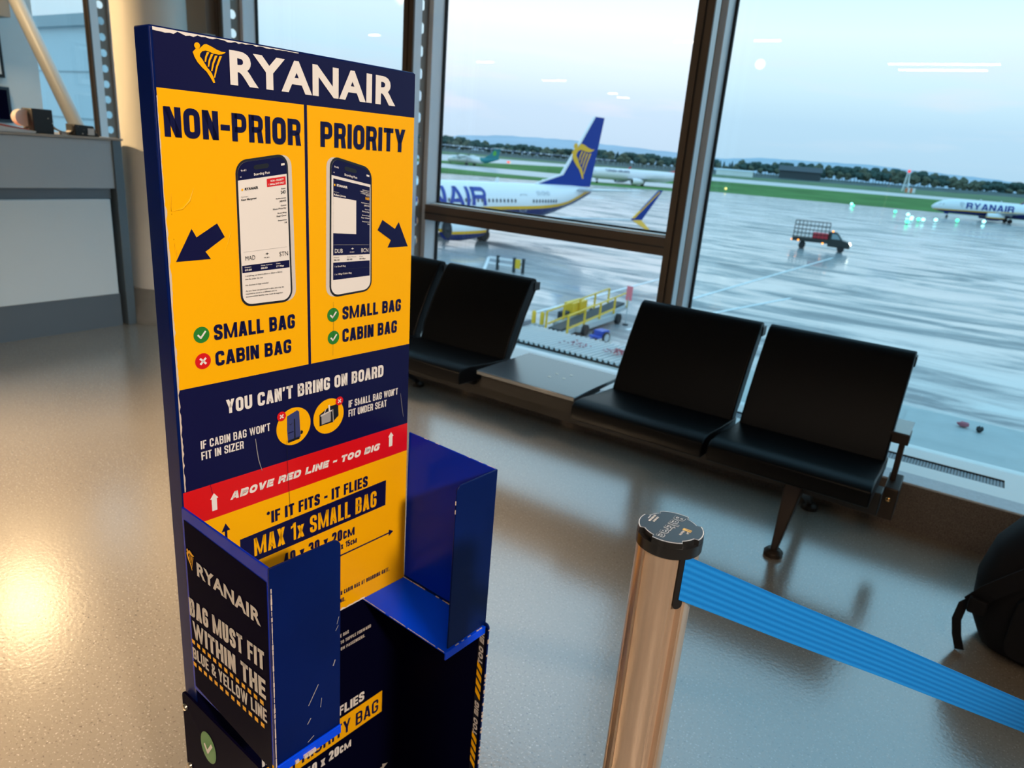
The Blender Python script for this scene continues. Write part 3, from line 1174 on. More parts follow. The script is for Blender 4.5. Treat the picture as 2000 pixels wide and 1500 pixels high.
lo = MB()
harp(lo, 0.0505, 0.0935, 1.4515, 1.4945, M['yellow'], FACE)
text(lo, 'RYANAIR', 0.098, 0.3745, 1.4525, 0.0405, M['white'], FACE, bold=0.035)
lo.build('airline_logo', ps)['label'] = 'yellow harp and white airline name'
btext('heading_lettering', ps, 'NON-PRIOR', 0.0097, 0.2017, 1.3845, 0.0345, M['navy'], FACE, 0.225, 0.085)
btext('heading_lettering', ps, 'PRIORITY', 0.2345, 0.3975, 1.385, 0.0345, M['navy'], FACE, 0.225, 0.085)
ar = MB()
ar.poly([(0.071, 1.28), (0.081, 1.262), (0.053, 1.244), (0.060, 1.234), (0.013, 1.233), (0.036, 1.274), (0.042, 1.263)], M['navy'], FACE, 0.0008)
ar.build('arrow_mark', ps)
ar = MB()
ar.poly([(0.354, 1.279), (0.344, 1.263), (0.373, 1.246), (0.366, 1.234), (0.411, 1.234), (0.389, 1.275), (0.381, 1.264)], M['navy'], FACE, 0.0008)
ar.build('arrow_mark', ps)
btext('bag_lettering', ps, 'SMALL BAG', 0.0583, 0.1871, 1.1228, 0.0215, M['navy'], FACE, 0.235, 0.085)
btext('bag_lettering', ps, 'CABIN BAG', 0.0585, 0.180, 1.0857, 0.0208, M['navy'], FACE, 0.235, 0.085)
btext('bag_lettering', ps, 'SMALL BAG', 0.2747, 0.3993, 1.1242, 0.0208, M['navy'], FACE, 0.235, 0.085)
btext('bag_lettering', ps, 'CABIN BAG', 0.2749, 0.3915, 1.0867, 0.0218, M['navy'], FACE, 0.235, 0.085)
for ca, cb, k in ((0.041, 1.133, 'tick'), (0.041, 1.096, 'cross'), (0.257, 1.134, 'tick'), (0.2578, 1.097, 'tick')):
    t_ = MB()
    tick(t_, ca, cb, 0.0112, 0.0112, k, FACE)
    t_.build('tick_mark' if k == 'tick' else 'cross_mark', ps)
btext('rule_lettering', ps, "YOU CAN'T BRING ON BOARD", 0.071, 0.3632, 1.012, 0.021, M['white'], FACE, 0.225, 0.085)
btext('rule_lettering', ps, "IF SMALL BAG WON'T", 0.2884, 0.398, 0.971, 0.0125, M['white'], FACE, 0.165, 0.09)
btext('rule_lettering', ps, 'FIT UNDER SEAT', 0.2884, 0.3721, 0.9542, 0.0125, M['white'], FACE, 0.165, 0.09)
btext('rule_lettering', ps, "IF CABIN BAG WON'T", 0.0302, 0.1401, 0.9683, 0.0125, M['white'], FACE, 0.165, 0.09)
btext('rule_lettering', ps, 'FIT IN SIZER', 0.0302, 0.0955, 0.9514, 0.0125, M['white'], FACE, 0.165, 0.09)
# two yellow discs with bag pictures
def disc(mb, ca, cb, r, m, c):
    mb.poly([(ca + r * cos(2 * pi * i / 40), cb + r * sin(2 * pi * i / 40)) for i in range(40)], m, FACE, c)
bp_ = MB()
disc(bp_, 0.182, 0.9645, 0.031, M['yellow'], 0.0007)
bp_.poly([(0.170, 0.984), (0.188, 0.990), (0.192, 0.987), (0.193, 0.965), (0.194, 0.944), (0.188, 0.941), (0.171, 0.940), (0.1695, 0.960)], M['bagblue'], FACE, 0.001)
bp_.poly([(0.182, 0.977), (0.184, 0.977), (0.1845, 0.944), (0.1822, 0.944)], M['black'], FACE, 0.0013)
bp_.poly([(0.171, 0.956), (0.181, 0.957), (0.181, 0.9555), (0.171, 0.9545)], M['navy'], FACE, 0.0013)
bp_.poly([(0.173, 0.971), (0.176, 0.969), (0.180, 0.972), (0.176, 0.9675)], M['black'], FACE, 0.0013)
bp_.poly([(0.194, 0.954), (0.197, 0.954), (0.199, 0.951), (0.197, 0.948), (0.194, 0.948)], M['black'], FACE, 0.001)
bp_.poly([(0.170, 0.943), (0.192, 0.945), (0.192, 0.941), (0.171, 0.939)], M['black'], FACE, 0.0012)
tick(bp_, 0.160, 0.9865, 0.0078, 0.0078, 'cross', FACE, 0.0016)
bp_.build('rucksack_picture', ps)['label'] = 'blue rucksack on a yellow disc'
bp_ = MB()
disc(bp_, 0.2485, 0.9655, 0.030, M['yellow'], 0.0007)
bp_.poly([(0.230, 0.972), (0.250, 0.982), (0.267, 0.983), (0.268, 0.962), (0.256, 0.953), (0.230, 0.952)], M['black'], FACE, 0.001)
bp_.poly([(0.2335, 0.969), (0.252, 0.972), (0.252, 0.956), (0.234, 0.954)], M['grey'], FACE, 0.0013)
bp_.poly([(0.232, 0.971), (0.254, 0.9755), (0.254, 0.973), (0.232, 0.9685)], M['silver'], FACE, 0.0014)
bp_.poly([(0.248, 0.974), (0.2505, 0.974), (0.250, 0.985), (0.247, 0.985)], M['white'], FACE, 0.0015)
bp_.poly([(0.238, 0.972), (0.2395, 0.972), (0.243, 0.979), (0.2415, 0.979)], M['silver'], FACE, 0.0015)
bp_.poly([(0.2555, 0.976), (0.2565, 0.976), (0.2575, 0.954), (0.2565, 0.954)], M['silver'], FACE, 0.0014)
tick(bp_, 0.2692, 0.9875, 0.0075, 0.0075, 'cross', FACE, 0.0016)
bp_.build('holdall_picture', ps)['label'] = 'grey and black holdall on a yellow disc'
btext('red_line_lettering', ps, 'ABOVE RED LINE - TOO BIG', 0.070, 0.357, 0.8745, 0.0125, M['white'], FACE, 0.34, 0.13, slant=0.25)
for ca, cb in ((0.0455, 0.8665), (0.3845, 0.8735)):
    rl = MB()
    rl.poly([(ca - 0.004, cb), (ca + 0.004, cb), (ca + 0.004, cb + 0.019), (ca + 0.0065, cb + 0.019), (ca, cb + 0.028), (ca - 0.0065, cb + 0.019), (ca - 0.004, cb + 0.019)], M['white'], FACE, 0.001)
    rl.build('up_arrow_mark', ps)['label'] = 'white up arrow on the red band'
sm = MB()
btext('size_lettering', ps, '*', 0.1295, 0.1355, 0.8125, 0.022, M['navy'], FACE, 0.24, 0.085)
btext('size_lettering', ps, 'IF IT FITS - IT FLIES', 0.1375, 0.3326, 0.8106, 0.021, M['navy'], FACE, 0.24, 0.085)
sm.poly([(0.083, 0.753), (0.376, 0.757), (0.376, 0.8085), (0.083, 0.802)], M['navy'], FACE, 0.0007)
btext('size_lettering', ps, 'MAX 1x SMALL BAG', 0.106, 0.3536, 0.763, 0.032, M['yellow'], FACE, 0.17, 0.085, c=0.0011)
btext('size_lettering', ps, '40 x 30 x 20cm', 0.1582, 0.304, 0.7235, 0.0215, M['navy'], FACE, 0.24, 0.085)
btext('size_lettering', ps, 'x 15cm', 0.2736, 0.3091, 0.705, 0.0125, M['navy'], FACE, 0.24, 0.085)
sm.poly([(0.10, 0.6895), (0.389, 0.6925), (0.389, 0.6955), (0.10, 0.6925)], M['navy'], FACE, 0.0009)
sm.poly([(0.386, 0.687), (0.3975, 0.694), (0.386, 0.701)], M['navy'], FACE, 0.0009)
sm.poly([(0.059, 0.60), (0.063, 0.60), (0.063, 0.828), (0.059, 0.828)], M['navy'], FACE, 0.0009)
sm.poly([(0.054, 0.826), (0.068, 0.826), (0.061, 0.839)], M['navy'], FACE, 0.0009)
btext('size_lettering', ps, 'YOUR CABIN BAG AT BOARDING GATE.', 0.260, 0.390, 0.610, 0.0085, M['navy'], FACE, 0.19, 0.12)
btext('size_lettering', ps, 'ND.', 0.272, 0.284, 0.594, 0.0085, M['navy'], FACE, 0.19, 0.12)
sm.build('size_bar_and_arrows', ps)['label'] = 'navy bar and measuring arrows'

# phone pictures
def phone(quad, side, dark):
    """quad: TL, TR, BR, BL of the phone front"""
    ph = MB()
    TL, TR, BR, BL = [Vector(q) for q in quad]
    def F(u, v, c):
        p = (TL * (1 - u) + TR * u) * (1 - v) + (BL * (1 - u) + BR * u) * v
        return (c, p.x, p.y)
    def rr(u0, u1, v0, v1, ru, rv, n=7):
        P = []
        for cu, cv, a0 in ((u1 - ru, v0 + rv, -90), (u1 - ru, v1 - rv, 0), (u0 + ru, v1 - rv, 90), (u0 + ru, v0 + rv, 180)):
            for i in range(n):
                a = radians(a0 + 90 * i / (n - 1))
                P.append((cu + ru * cos(a), cv + rv * sin(a)))
        return P
    def R(u0, u1, v0, v1, m, c):
        ph.poly([(u0, v0), (u1, v0), (u1, v1), (u0, v1)], m, F, c)
    def tx(s, u0, u1, v, cap, m, bold=0.02):
        P, Fc = glyphs(s, bold)
        ph.add([F(u0 + x * (u1 - u0), v - y * cap, 0.0019) for x, y in P], Fc, m)
    d = 0.075 * side
    ph.poly(rr(min(0, d), max(1, 1 + d), 0.006, 0.995, 0.2, 0.08), M['silver'], F, 0.0006)
    ph.poly(rr(0, 1, 0, 1, 0.2, 0.085), M['black'], F, 0.0009)
    ph.poly(rr(0.035, 0.965, 0.016, 0.984, 0.17, 0.07), M['white'], F, 0.0012)
    top = [p for p in rr(0.035, 0.965, 0.016, 0.5, 0.17, 0.07) if p[1] < 0.14]
    ph.poly([(0.965, 0.13)] + [(0.035, 0.13)] + sorted([p for p in top if p[0] < 0.5], key=lambda p: -p[1] + p[0] * 0.01) + sorted([p for p in top if p[0] >= 0.5], key=lambda p: p[1] + p[0] * 0.01), M['navy'], F, 0.0014)
    ph.poly(rr(0.33, 0.62, 0.045, 0.075, 0.05, 0.014), M['black'], F, 0.0017)
    tx('9:41', 0.09, 0.19, 0.075, 0.012, M['white'])
    R(0.86, 0.93, 0.06, 0.073, M['white'], 0.0017)
    tx('<', 0.07, 0.10, 0.115, 0.012, M['white'])
    tx('Boarding Pass', 0.33, 0.63, 0.112, 0.016, M['white'])
    ink = M['white'] if dark else M['black']
    if dark:
        R(0.075, 0.945, 0.15, 0.87, M['navy'], 0.0014)
        R(0.075, 0.945, 0.690, 0.742, M['white'], 0.0016)
        R(0.075, 0.61, 0.275, 0.53, M['white'], 0.0016)
    else:
        R(0.57, 0.94, 0.145, 0.198, M['red'], 0.0015)
        R(0.045, 0.955, 0.706, 0.757, M['navy'], 0.0015)
    tx('RYANAIR', 0.15, 0.40, 0.20, 0.017, ink, 0.05)
    R(0.09, 0.12, 0.186, 0.2, M['yellow'], 0.0017)
    if dark:
        tx('PRIORITY', 0.76, 0.93, 0.19, 0.008, M['white'])
        tx('1 SMALL BAG &', 0.70, 0.93, 0.203, 0.008, M['white'])
        tx('1 CABIN BAG', 0.72, 0.93, 0.216, 0.008, M['white'])
    else:
        tx('NON - PRIORITY', 0.64, 0.90, 0.168, 0.012, M['white'], 0.04)
        tx('1 SMALL BAG ONLY', 0.60, 0.91, 0.189, 0.012, M['white'], 0.04)
    tx('Passenger', 0.08, 0.21, 0.243, 0.007, M['grey'])
    tx('Adam Jones' if dark else 'Kaur Manpreet', 0.08, 0.36, 0.266, 0.014, ink, 0.03)
    col_ = [('Seat', 0.225, 0.008), ('06B' if dark else '24D', 0.255, 0.021), ('Reference', 0.287, 0.008), ('J4RW35', 0.308, 0.012), ('Queue', 0.335, 0.008), ('Priority' if dark else 'Non-Priority', 0.355, 0.011), ('Boarding', 0.383, 0.008), ('Rear Door', 0.404, 0.011), ('Sequence', 0.432, 0.008), ('14', 0.452, 0.011)]
    for s_, v, cp in col_:
        w = 0.022 * len(s_) * (1.5 if cp > 0.02 else 1)
        tx(s_, 0.93 - w, 0.93, v, cp, (M['yellow'] if (dark and cp > 0.02) else ink), 0.02)
    R(0.08, 0.92, 0.612, 0.6135, M['grey'], 0.0016)
    tx('DUB' if dark else 'MAD', 0.11, 0.29, 0.672, 0.030, ink, 0.0)
    tx('BCN' if dark else 'STN', 0.735 if dark else 0.76, 0.905 if dark else 0.93, 0.672, 0.030, ink, 0.0)
    tx('+', 0.49, 0.55, 0.653, 0.02, ink, 0.02)
    tx('FR 801', 0.46, 0.56, 0.672, 0.007, ink, 0.02)
    ink2 = M['black'] if dark else M['white']
    for k, (a_, b_) in enumerate((('Depart', '09:20' if not dark else '06:10'), ('Gate Closes', '08:50' if not dark else '05:40'), ('Date', '17 May' if not dark else '09 Mar'))):
        u = 0.09 + 0.30 * k
        o_ = 0.0 if not dark else -0.015
        tx(a_, u, u + 0.020 * len(a_), 0.723 + o_, 0.007, ink2, 0.01)
        tx(b_, u, u + 0.025 * len(b_), 0.745 + o_, 0.012, ink2, 0.03)
    if dark:
        R(0.075, 0.945, 0.797, 0.799, M['black'], 0.0016)
        tx('1 x Small Bag', 0.11, 0.36, 0.777, 0.012, M['white'], 0.01)
        tx('1 x 10kg Cabin Bag', 0.11, 0.50, 0.835, 0.012, M['white'], 0.01)
    else:
        for s_, u1, v in (('1 small bag on board (40cm x 30cm x 20cm)', 0.80, 0.785), ('that fits under the seat', 0.42, 0.808), ('No checked in bags included', 0.52, 0.850), ('As you have not purchased a seat, you may be', 0.82, 0.892), ('required to travel in a different seat to', 0.68, 0.912), ('accommodate families that must sit together', 0.80, 0.932)):
            tx(s_, 0.09, u1, v, 0.010, M['black'], 0.01)
    o = ph.build('phone_picture', ps)
    o['label'] = 'phone showing a dark boarding pass' if dark else 'phone showing a white boarding pass'
phone([(0.100, 1.360), (0.1795, 1.3735), (0.1840, 1.1640), (0.1005, 1.164)], 1, False)
phone([(0.2510, 1.3745), (0.3300, 1.3580), (0.3340, 1.1660), (0.2500, 1.1615)], -1, True)

# creases and scratches of the worn vinyl
cz = MB()
for pts in ([(0.042, 1.324), (0.036, 1.309), (0.026, 1.299), (0.012, 1.296)], [(0.013, 1.318), (0.011, 1.304), (0.012, 1.292)], [(0.090, 1.268), (0.086, 1.256), (0.081, 1.243)], [(0.0125, 1.262), (0.014, 1.245), (0.012, 1.228)], [(0.345, 1.322), (0.349, 1.308)], [(0.072, 1.318), (0.073, 1.304)], [(0.382, 1.34), (0.379, 1.327)]):
    cz.tube([(0.0001, p[0], p[1]) for p in pts], [0.0004] + [0.0013] * (len(pts) - 2) + [0.0004], M['yellow'], 8)
cz.build('vinyl_crease', ps, smooth=True)
for pts, w_, m_ in (([(0.1145, 0.962), (0.1160, 0.945), (0.1185, 0.926), (0.1235, 0.907)], 0.0013, M['grey']), ([(0.168, 0.945), (0.1685, 0.90), (0.1705, 0.85), (0.1725, 0.805)], 0.0006, M['black']), ([(0.2565, 1.155), (0.2570, 1.12), (0.2555, 1.068)], 0.0004, M['black']), ([(0.404, 0.972), (0.4065, 0.955), (0.4125, 0.925)], 0.0007, M['grey']), ([(0.040, 0.912), (0.043, 0.895)], 0.0006, M['navy'])):
    sk = MB()
    n_p = len(pts)
    wv = [w_ * (0.3 + 0.7 * math.sin(math.pi * (i + 0.6) / (n_p + 0.2))) / 2 for i in range(n_p)]
    sk.add([FACE(p[0] - wv[i], p[1], 0.0021) for i, p in enumerate(pts)] + [FACE(p[0] + wv[i], p[1], 0.0021) for i, p in enumerate(pts)], [(i, i + 1, n_p + i + 1, n_p + i) for i in range(n_p - 1)], m_)
    sk.build('scratch_mark', ps)

# lower back lining and its lettering
lb = MB()
lb.poly([(0.0, 0.03), (0.43, 0.03), (0.43, 0.577), (0.0, 0.577)], M['innernavy'], FACE, 0.0004)
lbo = lb.build('lower_lining', SZ)
lt_ = MB()
btext('lower_lettering', lbo, 'E BAG', 0.2732, 0.2928, 0.518, 0.0072, M['silver'], FACE, 0.19, 0.12)
btext('lower_lettering', lbo, 'TO TOPPLE FORWARD', 0.2739, 0.3462, 0.5027, 0.0070, M['silver'], FACE, 0.19, 0.12)
btext('lower_lettering', lbo, 'OW PASSENGERS.', 0.2745, 0.3318, 0.4882, 0.0068, M['silver'], FACE, 0.19, 0.12)
btext('lower_lettering', lbo, 'IF IT FITS - IT FLIES', 0.105, 0.3331, 0.3377, 0.0220, M['white'], FACE, 0.24, 0.085)
lt_.poly([(0.05, 0.277), (0.380, 0.277), (0.380, 0.330), (0.05, 0.330)], M['yellow'], FACE, 0.0009)
btext('lower_lettering', lbo, 'PRIORITY BAG', 0.166, 0.3703, 0.2855, 0.031, M['navy'], FACE, 0.17, 0.085, c=0.0013)
btext('lower_lettering', lbo, '40 x 20cm', 0.195, 0.3008, 0.2435, 0.0225, M['white'], FACE, 0.24, 0.085)
lt_.poly([(0.10, 0.1165), (0.39, 0.1225), (0.39, 0.1255), (0.10, 0.1195)], M['silver'], FACE, 0.0009)
lt_.poly([(0.387, 0.117), (0.401, 0.125), (0.386, 0.132)], M['silver'], FACE, 0.0009)
lt_.build('size_bar_and_arrow', lbo)['label'] = 'yellow bar and pale arrow'

# upper tray: two bent side plates with front flanges and two shelf strips
D = 0.213
def rnd_rect(a0, a1, b0, b1, r, corners, n=6):
    P = []
    for (ca, cb, a_, key) in ((a1 - r, b0 + r, -90, 'br'), (a1 - r, b1 - r, 0, 'tr'), (a0 + r, b1 - r, 90, 'tl'), (a0 + r, b0 + r, 180, 'bl')):
        if key in corners:
            P += [(ca + r * cos(radians(a_ + 90 * i / n)), cb + r * sin(radians(a_ + 90 * i / n))) for i in range(n + 1)]
        else:
            P.append({'br': (a1, b0), 'tr': (a1, b1), 'tl': (a0, b1), 'bl': (a0, b0)}[key])
    return P
u = MB()
u.prism(rnd_rect(0, D, 0.577, 0.889, 0.004, ''), -0.003, 0.0, M['steelblue'], lambda A, B, C: (A, C, B))
u.prism(rnd_rect(-0.003, 0.106, 0.562, 0.889, 0.012, ('tr',)), D, D + 0.003, M['steelshade'], lambda A, B, C: (C, A, B))
lp = u.build('side_plate', SZ, bevel=0.001)
lp['label'] = 'left tray side with printed rule'
u = MB()
u.prism(rnd_rect(0, D, 0.577, 0.889, 0.004, ''), 0.430, 0.433, M['steelblue'], lambda A, B, C: (A, C, B))
u.prism(rnd_rect(0.334, 0.433, 0.580, 0.889, 0.010, ('tl',)), D, D + 0.003, M['steelshade'], lambda A, B, C: (C, A, B))
u.build('side_plate', SZ, bevel=0.001)['label'] = 'plain blue right tray side'
for s0, s1 in ((0.0, 0.106), (0.326, 0.430)):
    u = MB()
    u.box(0, D + 0.003, s0, s1, 0.574, 0.577, M['shelflit'])
    u.box(D + 0.003, D + 0.006, s0, s1 + 0.0 if s0 == 0 else s1, 0.562, 0.5775, M['shelflit'])
    o = u.build('shelf_strip', SZ, bevel=0.0008)
# chipped bare-metal edges
ch = MB()
r5 = random.Random(11)
def chips(p, q, n, w, keep=0.55, m=None):
    p, q = Vector(p), Vector(q)
    for i in range(n):
        if r5.random() < keep:
            t0, t1 = i / n, (i + 0.75 + 0.27 * r5.random()) / n
            ch.obox(p.lerp(q, t0), p.lerp(q, t1), w * (0.5 + r5.random()), w, m or M['chip'])
chips((0.0, 0.326, 0.5775), (D + 0.003, 0.326, 0.5775), 40, 0.0009, 0.93)
chips((D + 0.0045, 0.336, 0.5785), (D + 0.0045, 0.43, 0.5785), 12, 0.0012, 0.5)
chips((0.0, 0.429, 0.5778), (D * 0.6, 0.429, 0.5778), 14, 0.0012, 0.7)
chips((D + 0.003, -0.001, 0.575), (D + 0.003, -0.001, 0.862), 34, 0.0014, 1.1)
chips((D + 0.006, 0.02, 0.566), (D + 0.006, 0.06, 0.566), 6, 0.005, 0.6)
chips((D + 0.0015, 0.334, 0.84), (D + 0.0015, 0.334, 0.88), 5, 0.0014, 0.6)
chips((0.02, 0.4315, 0.889), (D, 0.4315, 0.889), 20, 0.0009, 0.25)
ch.build('chipped_edge', SZ)['label'] = 'bare chipped metal edges'
# scratches on the left flange
sc_ = MB()
FL = lambda A, B, C: (D + 0.003 + C, A, B)
for a0, b0, a1, b1, w in ((0.052, 0.645, 0.068, 0.672, 0.0022), (0.050, 0.614, 0.055, 0.622, 0.0025), (0.072, 0.630, 0.0735, 0.645, 0.0015), (0.094, 0.688, 0.0965, 0.697, 0.0030), (0.100, 0.755, 0.103, 0.766, 0.0015), (0.098, 0.745, 0.102, 0.752, 0.0015), (0.050, 0.582, 0.060, 0.588, 0.0022)):
    p, q = Vector((a0, b0)), Vector((a1, b1))
    d_ = (q - p).normalized()
    n2 = Vector((-d_.y, d_.x)) * w / 2
    sc_.poly([p - n2 * 0.3, q - n2, q + n2 * 0.3, p + n2], M['grey'], FL, 0.0004)
sc_.build('scratch_mark', lp)
# side vinyl with lettering on the left tray side
sv = MB()
sv.poly([(0.006, 0.585), (0.2105, 0.566), (0.2105, 0.868), (0.006, 0.872)], M['sidevinyl'], LEFT, 0.0003)
svo = sv.build('side_vinyl', lp)
sv = MB()
harp(sv, 0.009, 0.031, 0.797, 0.828, M['yellow'], LEFT)
sv.build('harp_emblem', lp)
sv = MB()
text(sv, 'RYANAIR', 0.0361, 0.1961, 0.7952, 0.0222, M['silver'], LEFT, bold=0.035)
sv.build('airline_name', lp)
btext('side_lettering', lp, 'BAG MUST FIT', 0.006, 0.2008, 0.714, 0.031, M['silver'], LEFT, 0.22, 0.085, b1=0.7285, cap1=0.030)
btext('side_lettering', lp, 'WITHIN THE', 0.012, 0.2019, 0.6775, 0.030, M['silver'], LEFT, 0.24, 0.085, b1=0.682, cap1=0.032)
btext('side_lettering', lp, 'BLUE & YELLOW LINE', 0.0065, 0.2025, 0.638, 0.020, M['silver'], LEFT, 0.20, 0.085, b1=0.644, cap1=0.0222)
for b0, b1 in ((0.668, 0.672), (0.627, 0.634)):
    sv = MB()
    for i in range(13):
        t0 = i / 13
        a0 = 0.006 + 0.196 * t0
        bb = b0 + (b1 - b0) * t0
        sv.poly([(a0, bb - 0.003), (a0 + 0.0085, bb - 0.003), (a0 + 0.0085, bb + 0.004), (a0, bb + 0.004)], M['yellow'], LEFT, 0.001)
    sv.build('dashed_line', lp)['label'] = 'yellow dashed line'
# lower compartment
u = MB()
u.prism(rnd_rect(-0.036, 0.226, 0.0, 0.553, 0.010, ('tl', 'tr')), -0.0065, -0.003, M['sidevinyl'], lambda A, B, C: (A, C, B))
lw = u.build('lower_side_plate', SZ, bevel=0.001)
lw['label'] = 'left lower side with green tick'
u = MB()
tick(u, 0.040, 0.491, 0.0225, 0.028, 'tick', lambda A, B, C: (A, -0.0066 - C, B), 0.0006)
tick(u, 0.040, 0.405, 0.0225, 0.028, 'tick', lambda A, B, C: (A, -0.0066 - C, B), 0.0006)
u.build('tick_mark', lw)
for w_, h_ in ((-0.0265, 0.526), (-0.026, 0.408), (-0.026, 0.2)):
    u = MB()
    u.lathe([(0.006, 0.0), (0.0055, -0.003), (0.003, -0.0045)], M['steel'], c=(w_, -0.0065, h_), n=16, axis='y')
    u.build('screw', lw, smooth=True)
u = MB()
u.prism(rnd_rect(0.0, 0.226, 0.0, 0.583, 0.008, ('tr',)), 0.430, 0.433, M['steelshade'], lambda A, B, C: (A, C, B))
rw = u.build('lower_side_plate', SZ, bevel=0.0008)
rw['label'] = 'right lower side with hazard tape'
u = MB()
u.poly([(0.0, 0.03), (0.225, 0.03), (0.225, 0.575), (0.0, 0.575)], M['innernavy'], lambda A, B, C: (A, 0.4298 - C, B), 0.0001)
u.build('side_lining', rw)
u = MB()
HZ = lambda A, B, C: (A, 0.4293 - C, B)
def hazard(b0, b1):
    n = 4
    st = (b1 - b0) / n
    for i in range(n):
        u.poly([(0.2065, b0 + st * i + 0.014), (0.219, b0 + st * i), (0.219, b0 + st * i + 0.013), (0.2065, b0 + st * i + 0.027)], M['yellow'], HZ, 0.0004)
u.poly([(0.2055, 0.02), (0.2195, 0.02), (0.2195, 0.578), (0.2055, 0.578)], M['black'], HZ, 0.0002)
for b0 in (0.49, 0.325, 0.16):
    P, Fc = block('TOO BIG', 7.2, 0.30, 0.14)
    u.add([HZ(0.2185 - y * 0.0105, b0 + x / 7.2 * 0.078 + y * 0.003, 0.0006) for x, y in P], Fc, M['silver'])
hazard(0.41, 0.49)
hazard(0.245, 0.325)
hazard(0.08, 0.16)
u.build('hazard_tape', rw)['label'] = 'yellow and black too-big tape'
u = MB()
r6 = random.Random(4)
for i in range(60):
    z0 = 0.02 + 0.56 * i / 60
    if r6.random() < 0.6:
        u.box(0.2255, 0.2272, 0.4298, 0.4333, z0, z0 + 0.0093 * r6.random(), M['chip'])
u.build('chipped_edge', rw)
u = MB().box(-0.036, 0.24, -0.006, 0.436, 0.0, 0.028, M['steelshade'])
u.build('base_plate', SZ, bevel=0.003)

# ------------------------------------------------------------------ belt barrier post
PXC, PYC, PTOP = -0.207, 0.643, 1.048
st = thing('barrier_post', 'brushed metal queue barrier post with black cap and blue belt', 'barrier post', (PXC, PYC, 0))
SLOT = math.atan2(0.623 - PYC, -0.181 - PXC)      # direction of the belt slot
b = MB()
n = 96
prof = []
for i in range(n):
    a = 2 * pi * i / n
    r = 0.0322
    for k in range(4):
        dlt = (a - SLOT - k * pi / 2 + pi) % (2 * pi) - pi
        if k == 0 and abs(dlt) < 0.17:
            r = 0.0262
        elif k != 0 and 0.14 < abs(dlt) < 0.205:
            r = 0.0312
        elif k == 0 and 0.21 < abs(dlt) < 0.27:
            r = 0.0312
    prof.append((r * cos(a), r * sin(a)))
b.prism(prof, 0.02, PTOP - 0.018, M['alu'], lambda A, B, C: (A, B, C))
b.build('post_tube', st, smooth=True, sharp=25)
b = MB()
sx, sy = cos(SLOT), sin(SLOT)
def SL(A, B, C):
    return (sx * C - sy * A, sy * C + sx * A, B)
b.prism(rnd_rect(-0.0052, 0.0052, 0.972, PTOP - 0.012, 0.005, ('bl', 'br')), 0.0255, 0.0328, M['capblack'], SL)
b.build('belt_slot', st)
b = MB()
nn = 120
def cap_r(a):
    r = 0.0335
    for k in range(4):
        dl = (a - SLOT - 0.12 - k * pi / 2 + pi) % (2 * pi) - pi
        if abs(dl) < 0.28:
            r = 0.0292
    return r
low = [(0.0338 * cos(2 * pi * i / nn), 0.0338 * sin(2 * pi * i / nn)) for i in range(nn)]
up_ = [(cap_r(2 * pi * i / nn) * cos(2 * pi * i / nn), cap_r(2 * pi * i / nn) * sin(2 * pi * i / nn)) for i in range(nn)]
b.prism(low, PTOP - 0.018, PTOP - 0.006, M['capblack'], lambda A, B, C: (A, B, C))
b.prism(up_, PTOP - 0.006, PTOP, M['capblack'], lambda A, B, C: (A, B, C))
cap = b.build('cap', st)
b = MB()
b.poly([(p[0] * 0.955, p[1] * 0.955) for p in up_], M['captop'], lambda A, B, C: (A, B, PTOP + C), 0.0004)
b.poly([(p[0] * 0.985, p[1] * 0.985) for p in up_], M['capline'], lambda A, B, C: (A, B, PTOP + C), 0.0002)
b.build('cap_label', cap)
b = MB()
LA = radians(-90)       # reading direction of the cap text
CP = lambda A, B, C: (A * cos(LA) - B * sin(LA), A * sin(LA) + B * cos(LA), PTOP + C)
def outline_text(s_, a0, a1, b0, cap_):
    text(b, s_, a0, a1, b0, cap_, M['capline'], CP, c=0.0006, bold=0.065)
    text(b, s_, a0 + 0.0004, a1 - 0.0004, b0 + 0.0003, cap_ - 0.0006, M['captop'], CP, c=0.0008, bold=0.018)
outline_text('Beltrac', -0.027, 0.027, -0.0055, 0.0115)
b.poly([(-0.006, 0.0115), (-0.0015, 0.0115), (-0.0015, 0.0205), (-0.0035, 0.0205), (-0.0035, 0.014), (-0.0045, 0.014), (-0.0045, 0.0205), (-0.006, 0.0205)], M['capgold'], CP, 0.0007)
text(b, 'Lavi', -0.0005, 0.004, 0.0175, 0.003, M['white'], CP, c=0.0007, bold=0.03)
text(b, 'Industries', -0.0005, 0.0105, 0.0125, 0.0030, M['white'], CP, c=0.0007, bold=0.03)
for k, (q0, q1, bb) in enumerate(((-0.010, 0.002, -0.0195), (-0.012, 0.003, -0.0235), (-0.0075, 0.000, -0.0262))):
    x = q0
    while x < q1:
        w_ = rnd.uniform(0.0006, 0.0022)
        b.poly([(x, bb), (x + w_, bb), (x + w_, bb + (0.0022 if k < 2 else 0.001)), (x, bb + (0.0022 if k < 2 else 0.001))], M['white'] if k < 2 else M['capline'], CP, 0.0006)
        x += w_ + 0.0005
b.build('cap_lettering', cap)
MB().lathe([(0.17, 0.0), (0.17, 0.012), (0.14, 0.028), (0.045, 0.034), (0.036, 0.05)], M['blackmetal'], n=64).build('base', st, smooth=True)

